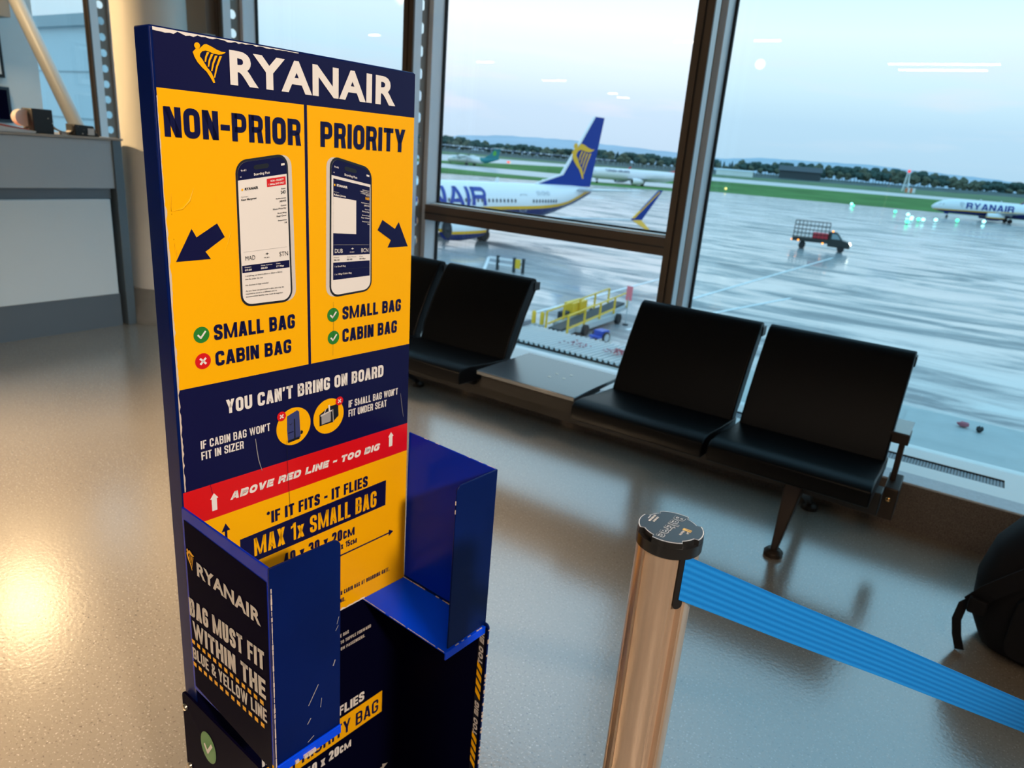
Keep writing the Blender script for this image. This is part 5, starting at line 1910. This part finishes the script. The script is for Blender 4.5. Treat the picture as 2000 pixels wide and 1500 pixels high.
        for vv in (-0.28, 0.28):
            a = MB().lathe([(0.2, -0.14), (0.50, -0.17), (0.56, -0.1), (0.56, 0.1), (0.50, 0.17), (0.2, 0.14)], M['tyre'], c=(gear_u, sgn * 2.86 + vv, 0.56), n=24, axis='y')
            a.build('wheel', gs, smooth=True)
    a = MB().obox((nose_u, 0, 2.0), (nose_u, 0, 0.4), 0.16, 0.16, M['strut'])
    a.box(nose_u - 0.9, nose_u + 0.2, -0.35, -0.3, 1.0, 1.5, M['pblue'] if fin_m == M['pblue'] else M['strut'])
    gs = a.build('nose_gear', root)
    for vv in (-0.2, 0.2):
        MB().lathe([(0.15, -0.1), (0.34, -0.1), (0.34, 0.1), (0.15, 0.1)], M['tyre'], c=(nose_u, vv, 0.34), n=20, axis='y').build('wheel', gs, smooth=True)
    # fin
    a = MB()
    a.prism(fin, -0.17, 0.17, fin_m, lambda A, B, C: (A, C * (1 - 0.6 * (B - fin[0][1]) / (fin[2][1] - fin[0][1])), B))
    fo = a.build('fin', root)
    # cockpit glass
    a = MB()
    def CK(A, B, C):
        _, zc, ry, rz = sec_at(sec, A)
        k = max(0.0, 1 - ((B - zc) / rz) ** 2)
        return (A, -(ry * sqrt(k) + 0.02), B)
    u = sec[3][0]
    a.poly([(u - 0.75, sec[3][1] + 0.55), (u + 0.1, sec[3][1] + 0.35), (u + 0.55, sec[3][1] + 0.45), (u + 0.45, sec[3][1] + 0.85), (u - 0.15, sec[3][1] + 0.92)], M['intake'], CK)
    a.build('cockpit_window', root)
    return root, SIDE, fo

liv = livery_mat('white_navy_yellow_hull', (0.80, 0.84, 0.87), (0.006, 0.014, 0.13), (0.85, 0.45, 0.01), LIV, 0.32)
neng = livery_mat('nacelle_white_navy', (0.74, 0.78, 0.80), (0.006, 0.014, 0.13), (0.85, 0.45, 0.01), [(0, 0.95), (40, 1.35)], 0.26)
FIN737 = [(29.5, 5.22), (37.95, 5.1), (39.35, 12.5), (37.85, 12.5), (33.4, 6.25)]
ang1 = 79.0
d1 = Vector((cos(radians(ang1)), sin(radians(ang1))))
p1 = Vector((-39.3, 74.3)) - d1 * 38.6
W737 = ((13.8, 20.8, 2.25), (0, 16.9, 23.2, 24.7, 3.55))
S737 = ((34.6, 37.6, 4.75), (7.1, 37.7, 39.0, 5.3))
A1, SIDE, fin1 = airliner('passenger_jet', 'white jet with blue harp tail parked nose-in beyond the middle window', (p1.x, p1.y, AP), ang1, SEC, liv, M['pblue'], M['pblue'], (neng, 13.3, 4.83, 1.42, 1.02, 4.2), W737, 19.5, stab=S737, fin=FIN737)
a = MB()
a.prism([(29.4, 5.2), (33.3, 6.15), (37.75, 12.45), (37.55, 12.45), (33.0, 6.3), (29.2, 5.3)], -0.1, 0.1, M['pwhite'], lambda A, B, C: (A, C, B))
a.build('leading_edge', fin1)['label'] = 'white leading edge'
a = MB()
harp(a, 34.3, 38.05, 5.9, 9.55, M['pyel'], lambda A, B, C: (A, -0.175 - C, B), 0.0)
a.build('tail_emblem', fin1)['label'] = 'yellow harp emblem'
btext('airline_lettering', A1, 'RYANAIR', 7.4, 20.7, 3.15, 1.65, mat('airline_letter_blue', (0.004, 0.04, 0.32), 0.3), SIDE, 0.24, 0.16, 0.03, slices=8)
a = MB()
btext('registration_lettering', A1, 'EI-DHD', 27.9, 29.9, 4.2, 0.38, M['pgrey'], SIDE, 0.16, 0.12, 0.02, slices=3)
def win(u, root, side, z=3.62, w=0.26, h=0.38):
    a = MB()
    a.poly([(u - w / 2 + w / 2 * (1 + cos(t)), z + h / 2 * sin(t)) for t in [2 * pi * i / 10 for i in range(10)]], M['pwin'], side, 0.01)
    return a
for u in [21.0 + 0.508 * i for i in range(8)] + [27.2 + 0.46 * i for i in range(9)] + [13.5 + 0.508 * i for i in range(14)]:
    win(u, A1, SIDE).build('cabin_window', A1)
a = MB()
for (q0, q1) in (((25.4, 2.6), (25.4, 4.25)), ((26.25, 2.6), (26.25, 4.25)), ((25.4, 4.25), (26.25, 4.25)), ((25.4, 2.6), (26.25, 2.6))):
    P_ = [SIDE(q0[0], q0[1], 0.02), SIDE(q1[0], q1[1], 0.02)]
    a.obox(P_[0], P_[1], 0.05, 0.03, M['pgrey'])
a.build('service_door', A1)
for u in (16.0, 23.4, 30.0):
    MB().prism([(0, 0), (0.5, 0), (0.42, 0.45), (0.2, 0.45)], -0.04, 0.04, M['pwhite'], lambda A, B, C: (u + A, C, sec_at(SEC, u)[1] + sec_at(SEC, u)[3] - 0.03 + B)).build('antenna', A1)
# jet at the right
ang2 = 12.0
d2 = Vector((cos(radians(ang2)), sin(radians(ang2))))
p2 = Vector((-13.9, 244.0)) - d2 * 4.5
A2, SIDE, _ = airliner('passenger_jet', 'white jet with navy belly taxiing beyond the right window', (p2.x, p2.y, AP), ang2, SEC, liv, M['pblue'], M['pblue'], (neng, 13.3, 4.83, 1.42, 1.02, 4.2), W737, 19.5, stab=S737, fin=FIN737)
a = MB()
btext('airline_lettering', A2, 'RYANAIR', 8.4, 20.0, 2.95, 1.65, M['pblue'], SIDE, 0.24, 0.16, 0.05, slices=8)
harp(a, 6.7, 8.0, 2.95, 4.6, M['pgrey'], SIDE, 0.05)
a.build('harp_emblem', A2)
a = MB()
for u in (11.5, 16.5):
    MB().prism([(0, 0), (0.6, 0), (0.5, 0.5), (0.25, 0.5)], -0.05, 0.05, M['pwhite'], lambda A, B, C: (u + A, C, 5.2 + B)).build('antenna', A2)
# white jet with red wing tips behind the tail
SEC2 = [(u * 44.0 / 38.45, z + 0.25, ry * 1.05, rz * 1.0) for u, z, ry, rz in SEC]
plain = mat('plain_white_hull', (0.78, 0.80, 0.83), 0.25)
ang3 = 57.0
d3 = Vector((cos(radians(ang3)), sin(radians(ang3))))
p3 = Vector((-121.2, 232.1)) - d3 * 5.0
A3, SIDE, _ = airliner('passenger_jet', 'plain white jet with red wingtip on the taxiway behind the blue tail', (p3.x, p3.y, AP), ang3, SEC2, plain, M['pred'], M['pred'], (plain, 15.5, 5.75, 1.55, 1.15, 4.6), ((16.0, 23.5, 2.2), (0, 17.5, 26.0, 27.6, 3.7)), 21.9, stab=((39.5, 43.0, 5.0), (6.2, 43.0, 44.5, 5.5)), fin=[(34.5, 5.6), (43.4, 5.4), (44.8, 11.9), (43.0, 11.9), (38.5, 6.4)], nose_u=5.0)
btext('airline_lettering', A3, 'TURKISH AIRLINES', 7.0, 16.8, 4.2, 0.75, mat('dark_blue_grey_letter', (0.03, 0.04, 0.12), 0.4), SIDE, 0.18, 0.14, 0.04, slices=4)
a = MB()
for k in range(5):
    q = [SIDE(25.5 + 0.9 * k + 2.6 * t, 2.6 + 1.5 * t ** 0.6 - 0.15 * k * (1 - t), 0.04) for t in (0, 0.25, 0.5, 0.75, 1)]
    a.tube(q, 0.05, M['pgrey'], 5)
a.build('swirl_pattern', A3)
# turboprop far left
SEC3 = [(0, 1.75, .05, .05), (0.4, 1.85, .55, .5), (1.6, 2.05, 1.05, 1.05), (3.0, 2.25, 1.35, 1.3), (4.0, 2.3, 1.4, 1.35), (17, 2.3, 1.4, 1.35), (20, 2.55, 1.2, 1.1), (23, 3.0, .75, .7), (26, 3.5, .25, .25), (26.6, 3.6, .05, .05)]
LIV3 = livery_mat('white_teal_hull', (0.005, 0.20, 0.23), (0.74, 0.78, 0.80), (0.10, 0.42, 0.05), [(0, 6.0), (16.0, 5.9), (17.0, 3.8), (21, 1.0), (26.6, 0.5)], 0.18)
A4, SIDE, f4 = airliner('turboprop_airliner', 'small white turboprop with teal tail on the taxiway at left of the window', (-201.0 - 1.6, 248.7, -5.6), 2.0, SEC3, LIV3, M['pteal'], M['pteal'], (M['pwhite'], 8.6, 4.0, 3.55, 0.6, 4.0), ((10.6, 13.2, 3.75), (0, 13.5, 11.2, 12.8, 3.8)), 12.2, stab=((24.4, 26.6, 7.6), (3.6, 25.1, 26.7, 7.7)), fin=[(18.5, 3.4), (25.9, 3.6), (26.8, 7.7), (24.2, 7.7), (21.8, 5.0)], nose_u=1.6, winglet=False, prop=True)
a = MB()
a.poly([(23.2, 5.2), (24.2, 4.6), (25.2, 5.3), (24.9, 6.4), (24.2, 6.9), (23.6, 6.2)], M['pgreen'], lambda A, B, C: (A, -0.19 - C, B))
a.build('tail_emblem', f4)
a = MB()
P, Fc = glyphs('Aer Lingus', 0.02)
a.add([SIDE(3.6 + x * 5.0, 2.6 + y * 0.55, 0.03) for x, y in P], Fc, M['pteal'])
a.build('airline_lettering', A4)

# ------------------------------------------------------------------ caged tipper truck
tx0, ty0 = -17.35, 91.3
tk = thing('caged_truck', 'dark truck with wire cage and red load driving across the wet apron', 'truck', (tx0, ty0, AP), math.atan2(1.0, 5.0))
M['tdark'] = mat('truck_dark_green', (0.012, 0.020, 0.020), 0.4)
M['tglass'] = mat('truck_glass', (0.25, 0.33, 0.36), 0.08)
M['tred'] = mat('red_load_sheet', (0.70, 0.03, 0.05), 0.5)
M['amber'] = mat('amber_lamp', (0.9, 0.3, 0.02), 0.4, emit=(1.0, 0.25, 0.03), es=5)
M['head'] = mat('headlamp_lit', (1, 1, 0.9), 0.3, emit=(1.0, 0.93, 0.75), es=14)
YZ = lambda A, B, C: (A, C, B)
MB().box(-3.1, 0.9, -1.0, 1.0, 0.85, 1.0, M['tdark']).box(-3.1, 0.9, -1.05, 1.05, 1.0, 1.32, M['tdark']).build('load_bed', tk)
a = MB().prism([(0.85, 0.55), (3.25, 0.5), (3.3, 0.95), (3.05, 1.2), (2.35, 1.38), (1.75, 2.15), (1.35, 2.22), (0.85, 2.2)], -0.95, 0.95, M['tdark'], YZ)
cb = a.build('cab', tk, bevel=0.05)
a = MB().prism([(2.3, 1.42), (1.78, 2.08), (1.83, 2.1), (2.38, 1.44)], -0.85, 0.85, M['tglass'], YZ)
a.build('windscreen', cb)
a = MB().prism([(1.15, 1.45), (2.15, 1.45), (1.68, 2.02), (1.15, 2.05)], -0.965, 0.965, M['tglass'], YZ)
a.build('side_window', cb)
a = MB()
for s_ in (-1.0, 1.0):
    for i in range(10):
        x = -3.05 + 3.85 * i / 9
        a.obox((x, s_, 1.3), (x, s_, 3.15), 0.05, 0.05, M['tdark'])
    for z in (1.75, 2.2, 2.65, 3.15):
        a.obox((-3.05, s_, z), (0.8, s_, z), 0.05, 0.06, M['tdark'])
for x in (-3.05, 0.8):
    for i in range(5):
        y = -1 + 2 * i / 4
        a.obox((x, y, 1.3), (x, y, 3.15), 0.05, 0.05, M['tdark'])
    for z in (2.2, 3.15):
        a.obox((x, -1, z), (x, 1, z), 0.05, 0.06, M['tdark'])
a.build('wire_cage', tk)
for wx in (-1.9, 2.35):
    for wy in (-0.9, 0.9):
        MB().lathe([(0.12, -0.1), (0.36, -0.12), (0.38, 0), (0.36, 0.12), (0.12, 0.1)], M['tyre'], c=(wx, wy, 0.38), n=22, axis='y').build('wheel', tk, smooth=True)
for px_, py_, pz_, m_, nm in ((-2.4, -1.06, 0.95, 'amber', 'marker_lamp'), (0.3, -1.06, 0.85, 'amber', 'marker_lamp'), (-3.12, -0.85, 0.95, 'amber', 'tail_lamp'), (1.2, -0.5, 2.3, 'amber', 'beacon_lamp')):
    MB().sphere((px_, py_, pz_), 0.1, M[m_], 10, 7).build(nm, tk)
MB().sphere((3.22, -0.7, 0.98), 0.15, M['head'], 12, 8).build('headlamp', tk)
MB().sphere((3.22, 0.7, 0.98), 0.15, M['head'], 12, 8).build('headlamp', tk)
ld = thing('red_load', 'bright red boxed load inside the wire cage of the truck', 'cargo', (tx0, ty0, AP + 1.32), math.atan2(1.0, 5.0))
a = MB().box(-0.95, 0.75, -0.9, 0.75, 0.005, 0.62, M['tred'])
a.build('red_crate', ld, bevel=0.05)

# ------------------------------------------------------------------ belt loader below the window
bd = thing('belt_loader', 'belt loader with yellow handrails standing below the middle window', 'belt loader', (-16.3, 32.0, AP), radians(91.5))
M['ylw'] = mat('handrail_yellow', (0.80, 0.52, 0.03), 0.4)
M['lgrey'] = mat('loader_pale_grey', (0.42, 0.48, 0.50), 0.4)
M['beltdark'] = mat('conveyor_belt_rubber', (0.02, 0.03, 0.035), 0.6)
BZ = lambda u: 0.42 + 0.05 * (u + 3.6)
a = MB()
a.obox((-3.6, 0, BZ(-3.6) - 0.17), (3.6, 0, BZ(3.6) - 0.17), 1.0, 0.22, M['lgrey'])
a.box(-2.4, 2.4, -0.7, 0.7, 0.22, 0.5, M['lgrey'])
a.build('chassis', bd)
MB().obox((-3.6, 0, BZ(-3.6)), (3.6, 0, BZ(3.6)), 0.66, 0.1, M['beltdark']).build('conveyor', bd)
for s_ in (-0.58, 0.58):
    for k in range(5):
        u = -3.4 + 1.7 * k
        a = MB().obox((u, s_, BZ(u) - 0.15), (u, s_, BZ(u) + 0.72), 0.08, 0.08, M['ylw'])
        a.build('rail_post', bd)
    a = MB()
    a.obox((-3.4, s_, BZ(-3.4) + 0.72), (3.4, s_, BZ(3.4) + 0.72), 0.06, 0.06, M['ylw'])
    a.obox((-3.2, s_, BZ(-3.2) + 0.10), (1.8, s_, BZ(1.8) + 0.10), 0.06, 0.08, M['ylw'])
    a.build('hand_rail', bd)
MB().box(-0.6, 1.0, 0.65, 1.2, 0.3, 1.15, M['ylw']).build('engine_cover', bd, bevel=0.04)
MB().box(-1.4, -0.8, 0.7, 1.1, 0.3, 0.8, M['beltdark']).build('driver_seat', bd, bevel=0.05)
for wx in (-1.9, 1.9):
    for wy in (-0.85, 0.85):
        MB().lathe([(0.1, -0.1), (0.27, -0.1), (0.27, 0.1), (0.1, 0.1)], M['tyre'], c=(wx, wy * 0.9, 0.27), n=20, axis='y').build('wheel', bd, smooth=True)
# striped marker beside the loader
mk = thing('marker_board', 'pink and white marker board on a post beside the belt loader', 'marker', (-15.15, 34.0, AP))
mk.scale = (0.75, 0.75, 0.75)
MB().tube([(0, 0, 0), (0, 0, 2.0)], 0.04, M['lgrey'], 8).build('post', mk)
MB().box(-0.22, 0.22, -0.03, 0.03, 1.75, 2.75, mat('marker_pink', (0.85, 0.22, 0.26), 0.5)).build('board', mk)
MB().lathe([(0.22, 0), (0.2, 0.06), (0.05, 0.1)], M['tyre'], n=16).build('foot', mk)
# blue wheeled cart
ct = thing('hose_cart', 'small blue wheeled cart on the apron in front of the belt loader', 'cart', (-14.35, 29.6, AP), radians(80))
ct.scale = (0.62, 0.62, 0.62)
M['cblue'] = mat('cart_blue', (0.01, 0.07, 0.42), 0.4)
MB().box(-0.9, 0.5, -0.45, 0.45, 0.45, 0.6, M['cblue']).box(-0.4, 0.5, -0.4, 0.4, 0.6, 0.95, M['cblue']).build('frame', ct, bevel=0.02)
for wy in (-0.5, 0.5):
    MB().lathe([(0.1, -0.06), (0.30, -0.07), (0.42, -0.07), (0.45, 0), (0.42, 0.07), (0.1, 0.06)], M['tyre'], c=(0, wy, 0.45), n=24, axis='y').lathe([(0.3, -0.075), (0.3, 0.075)], M['lgrey'], c=(0, wy, 0.45), n=20, axis='y').build('wheel', ct, smooth=True)
MB().tube([(-0.9, 0, 0.5), (-2.0, 0, 0.35)], 0.04, M['cblue'], 8).build('drawbar', ct)
# yellow bollards
for k, (x, y, lab) in enumerate(((-18.43, 30.1, 'yellow bollard by the loader, the one nearer the black seats'), (-18.0, 30.2, 'yellow bollard by the loader, the one nearer its conveyor'))):
    t = thing('bollard', lab, 'bollard', (x, y, AP), 0, 'yellow bollards beside the loader')
    MB().lathe([(0.11, 0), (0.11, 0.62), (0.08, 0.68), (0.02, 0.7)], M['ylw'], n=20).build('post', t, smooth=True)
    MB().lathe([(0.2, 0), (0.2, 0.04), (0.14, 0.05)], M['lgrey'], n=20).build('base_ring', t)
# barrier further out
br = thing('apron_barrier', 'low black, white and yellow barrier out on the wet apron', 'barrier', (-27.9, 42.6, AP), radians(10))
for x in (-1.5, -0.2, 0.5):
    MB().box(x - 0.09, x + 0.09, -0.09, 0.09, 0, 1.05, M['beltdark']).build('post', br)
MB().box(-2.2, 0.5, -0.05, 0.05, 0.35, 0.5, M['pwhite']).box(-2.2, 0.5, -0.05, 0.05, 0.75, 0.9, M['pwhite']).build('rail', br)
MB().box(-0.2, 0.3, -0.06, 0.06, 0.3, 0.95, M['ylw']).build('panel', br)

# ------------------------------------------------------------------ distant airfield furniture
t = thing('runway_sign', 'lit red runway sign on the grass behind the turboprop', 'sign', (-206, 300, -4.9), radians(-40))
MB().box(-2.6, 2.2, -0.15, 0.15, 0.3, 1.7, mat('sign_red_lit', (0.6, 0.03, 0.02), 0.5, emit=(1.0, 0.16, 0.10), es=1.0)).build('panel', t)
MB().box(2.4, 3.8, -0.15, 0.15, 0.3, 1.3, mat('sign_yellow_lit', (0.7, 0.6, 0.3), 0.5, emit=(1.0, 0.8, 0.45), es=0.5)).build('side_panel', t)
MB().box(-2.5, -2.2, -0.1, 0.1, -0.6, 0.3, M['tyre']).box(2.0, 2.2, -0.1, 0.1, -0.6, 0.3, M['tyre']).build('foot', t)
t = thing('radar_mast', 'white lattice mast with red top light in front of the trees', 'mast', (-53.5, 500, -3.3))
a = MB()
for sx_, sy_ in ((-1, -1), (1, -1), (1, 1), (-1, 1)):
    a.obox((sx_ * 1.5, sy_ * 1.5, 0), (sx_ * 0.6, sy_ * 0.6, 11), 0.3, 0.3, M['pwhite'])
for k in range(8):
    z0, z1 = 11 * k / 8, 11 * (k + 1) / 8
    w0, w1 = 1.5 - 0.9 * k / 8, 1.5 - 0.9 * (k + 1) / 8
    for s_ in (-1, 1):
        a.obox((-w0, s_ * w0, z0), (w1, s_ * w1, z1), 0.2, 0.2, M['pwhite'])
        a.obox((s_ * w0, -w0, z0), (s_ * w1, w1, z1), 0.2, 0.2, M['pwhite'])
a.build('lattice', t)
MB().sphere((0, 0, 12), 0.9, mat('red_obstruction_lamp', (0.6, 0.02, 0.02), 0.4, emit=(1, 0.08, 0.08), es=1.2), 12, 8).build('red_lamp', t)
t = thing('equipment_hut', 'orange and white chequered hut at the foot of the white mast', 'hut', (-47.5, 470, -3.6))
MB().box(-2.4, 2.4, -1.5, 1.5, 0, 3.0, M['pwhite']).build('wall', t)
a = MB()
for k in range(2):
    a.box(-2.45 + 2.4 * k, -1.25 + 2.4 * k, -1.55, 1.55, 0, 2.9, mat('hut_orange_%d' % k, (0.75, 0.20, 0.08), 0.5))
a.build('orange_panel', t)
t = thing('white_shed', 'long low white shed before the trees at the left of the right window', 'building', (-172, 545, -2.9), radians(15))
MB().box(-13, 13, -3, 3, 0, 3.6, M['pwhite']).build('wall', t)
MB().prism([(-3.4, 3.6), (3.4, 3.6), (0, 4.6)], -13.3, 13.3, M['pgrey'], lambda A, B, C: (C, A, B)).build('roof', t)
t = thing('dark_barn', 'dark roofed building half hidden in the trees beyond the runway', 'building', (-150, 640, -1.8), radians(12))
MB().box(-14, 18, -6, 6, 0, 6.0, mat('barn_slate_wall', (0.05, 0.065, 0.075), 0.7)).build('wall', t)
MB().prism([(-7, 6), (7, 6), (0, 10)], -15, 19, mat('barn_slate_roof', (0.06, 0.075, 0.09), 0.6), lambda A, B, C: (C, A, B)).build('roof', t)
# taxiway lights
M['lgreen'] = mat('green_taxi_lamp', (0.1, 0.6, 0.3), 0.4, emit=(0.10, 1.0, 0.45), es=2.6)
M['lcyan'] = mat('cyan_taxi_lamp', (0.3, 0.9, 0.9), 0.4, emit=(0.45, 1.0, 0.95), es=3.2)
M['lamb'] = mat('amber_taxi_lamp', (0.9, 0.7, 0.2), 0.4, emit=(1.0, 0.72, 0.2), es=2.0)
tl = []
for (x, y, c_) in ((-39.37, 245.87, 'lgreen'), (-25.79, 230.66, 'lgreen'), (-21.23, 218.19, 'lcyan'), (-18.5, 200.0, 'lcyan'), (-16.96, 175.94, 'lgreen'), (-17.8, 192.0, 'lcyan'), (-16.5, 194.1, 'lgreen'), (-15.6, 195.0, 'lcyan'), (-13.48, 201.36, 'lcyan'), (-9.55, 211.59, 'lgreen'), (-4.18, 222.71, 'lcyan'), (-42.5, 262.0, 'lcyan')):
    key = c_
    lab = {'lgreen': 'green', 'lcyan': 'bluish-white'}[c_] + ' taxiway light glowing on the apron before the right-hand jet'
    t = thing('taxiway_light', lab, 'light', (x, y, AP), 0, {'lgreen': 'green', 'lcyan': 'bluish'}[c_] + ' taxiway lights')
    MB().lathe([(0.2, 0), (0.2, 0.25), (0.12, 0.3)], M['strut'], n=12).build('base', t)
    MB().sphere((0, 0, 0.62), 0.40, M[c_], 12, 8).build('lamp', t)
t = thing('taxiway_light', 'amber taxiway light on the grass at the left of the right window', 'light', (-92.0, 284.0, -6.4))
MB().lathe([(0.2, 0), (0.2, 0.25), (0.12, 0.3)], M['strut'], n=12).build('base', t)
MB().sphere((0, 0, 0.62), 0.45, M['lamb'], 12, 8).build('lamp', t)
# full moon
mo = thing('moon', 'small bright full moon in the pale sky of the right window', 'moon', (-2905, 9488, 1248))
MB().sphere((0, 0, 0), 58, mat('moon_glow', (0.8, 0.8, 0.75), 0.9, emit=(1.0, 0.97, 0.90), es=1.3), 24, 16, (1, 1, 1)).build('disc', mo, smooth=True)

# ------------------------------------------------------------------ ledge and ribbed canopy outside the glass
M['ledge'] = mat('pale_roof_membrane', (0.40, 0.47, 0.48), 0.5, noise=0.06, scale=6, bump=0.1, bscale=120)
M['ribs'] = mat('ribbed_metal_sheet', (0.50, 0.58, 0.60), 0.35, metal=0.2)
MB_ = MB().box(-12, -1.72, YG + 0.05, 5.45, -0.55, -0.30, M['ledge'])
MB_.box(-1.72, 6, YG + 0.05, 6.4, -0.55, -0.31, M['ledge'])
MB_.box(-0.27, 6, YG + 0.3, 6.25, -0.31, -0.285, M['ledge'])
MB_.box(-12, 6, YG + 0.02, YG + 0.25, -0.30, 0.10, M['sill'])
struct(MB_.build('ledge_ground'))
for nm, lab, x0, x1 in (('ribbed_canopy', 'ribbed pale metal canopy edge below the side table', -4.9, -1.75), ):
    t = thing(nm, lab, 'canopy', ((x0 + x1) / 2, 5.45, -0.3))
    a = MB()
    hx = (x1 - x0) / 2
    n = int((x1 - x0) / 0.055)
    prof_ = []
    for i in range(n):
        xa = -hx + 2 * hx * i / n
        w_ = 2 * hx / n
        prof_ += [(xa, 0.0), (xa + w_ * 0.45, 0.0), (xa + w_ * 0.6, 0.022), (xa + w_ * 0.85, 0.022)]
    prof_.append((hx, 0.0))
    vs = [(p[0], 0.0, p[1] + 0.02) for p in prof_] + [(p[0], 0.78, p[1] - 0.03) for p in prof_]
    k = len(prof_)
    a.add(vs, [(i, i + 1, k + i + 1, k + i) for i in range(k - 1)], M['ribs'])
    a.box(-hx, hx, 0.0, 0.74, -0.08, -0.035, M['ribs'])
    a.build('sheet', t)
    a = MB().box(-hx + 1.0, -hx + 1.06, 0.0, 0.78, 0.0, 0.045, M['grille'])
    a.build('seam', t)
M['leaf'] = mat('fallen_red_leaf', (0.52, 0.17, 0.22), 0.7)
for cx, cy, rr_, nl, lab in ((-3.02, 5.76, 0.07, 26, 'sparse reddish leaves at the left of the ribbed canopy'), (-2.62, 5.80, 0.10, 70, 'largest heap of reddish leaves on the ribbed canopy'), (-2.30, 5.70, 0.10, 44, 'reddish leaves right of the largest heap on the canopy'), (-2.07, 5.62, 0.06, 18, 'few reddish leaves at the right end of the canopy')):
    a = MB()
    for i in range(nl):
        x, y = rnd.gauss(0, rr_ * 0.8), rnd.gauss(0, rr_ * 0.45)
        z = 0.004 + 0.05 * max(0, 1 - (x * x + y * y) ** 0.5 / rr_) * rnd.random()
        t0 = rnd.uniform(0, 6.28)
        l_ = 0.020
        a.add([(x, y, z), (x + l_ * cos(t0), y + l_ * sin(t0), z + 0.008), (x + l_ * 1.6 * cos(t0 + 0.4), y + l_ * 1.6 * sin(t0 + 0.4), z + 0.002), (x + l_ * cos(t0 + 0.9), y + l_ * sin(t0 + 0.9), z + 0.012)], [(0, 1, 2, 3)], M['leaf'])
    o = a.build('leaf_litter')
    o.location = (cx, cy, -0.252 - 0.064 * (cy - 5.45))
    tag(o, lab, 'leaves', kind='stuff')
t = thing('crumpled_wrapper', 'pinkish crumpled wrapper lying on the ledge outside the right window', 'litter', (0.109, 6.06, -0.285))
a = MB().sphere((0, 0, 0.022), 0.036, M['leaf'], 10, 7, (1.2, 0.8, 0.55))
for i in range(len(a.v)):
    v = Vector(a.v[i])
    a.v[i] = tuple(Vector((v.x, v.y, v.z)) * rnd.uniform(0.85, 1.15))
a.build('wrapper', t)
t = thing('dark_debris', 'dark scrap of debris lying on the ledge beside the pinkish wrapper', 'litter', (0.215, 6.02, -0.285))
a = MB().sphere((0, 0, 0.022), 0.03, M['beltdark'], 9, 6, (0.8, 0.8, 0.8))
for i in range(len(a.v)):
    v = Vector(a.v[i])
    a.v[i] = tuple(Vector((v.x, v.y, v.z)) * rnd.uniform(0.7, 1.2))
a.build('scrap', t)
# pale pier building at the far left
t = thing('pier_building', 'pale blue-grey terminal pier building seen through the far left window', 'building', (-33, 15.5, AP))
MB().box(-9, 7, -2.2, 6, 0, 11.0, mat('pier_cladding', (0.74, 0.82, 0.84), 0.5, noise=0.03, scale=0.5)).build('wall', t)
MB().box(-9.2, 7.2, -2.4, 6.2, 11.0, 11.35, M['lgrey']).build('roof', t)
a = MB()
for k in range(7):
    a.box(-9.05, 7.05, -2.23, -2.2, 1.5 * k + 0.6, 1.5 * k + 0.64, M['lgrey'])
a.build('cladding_joint', t)
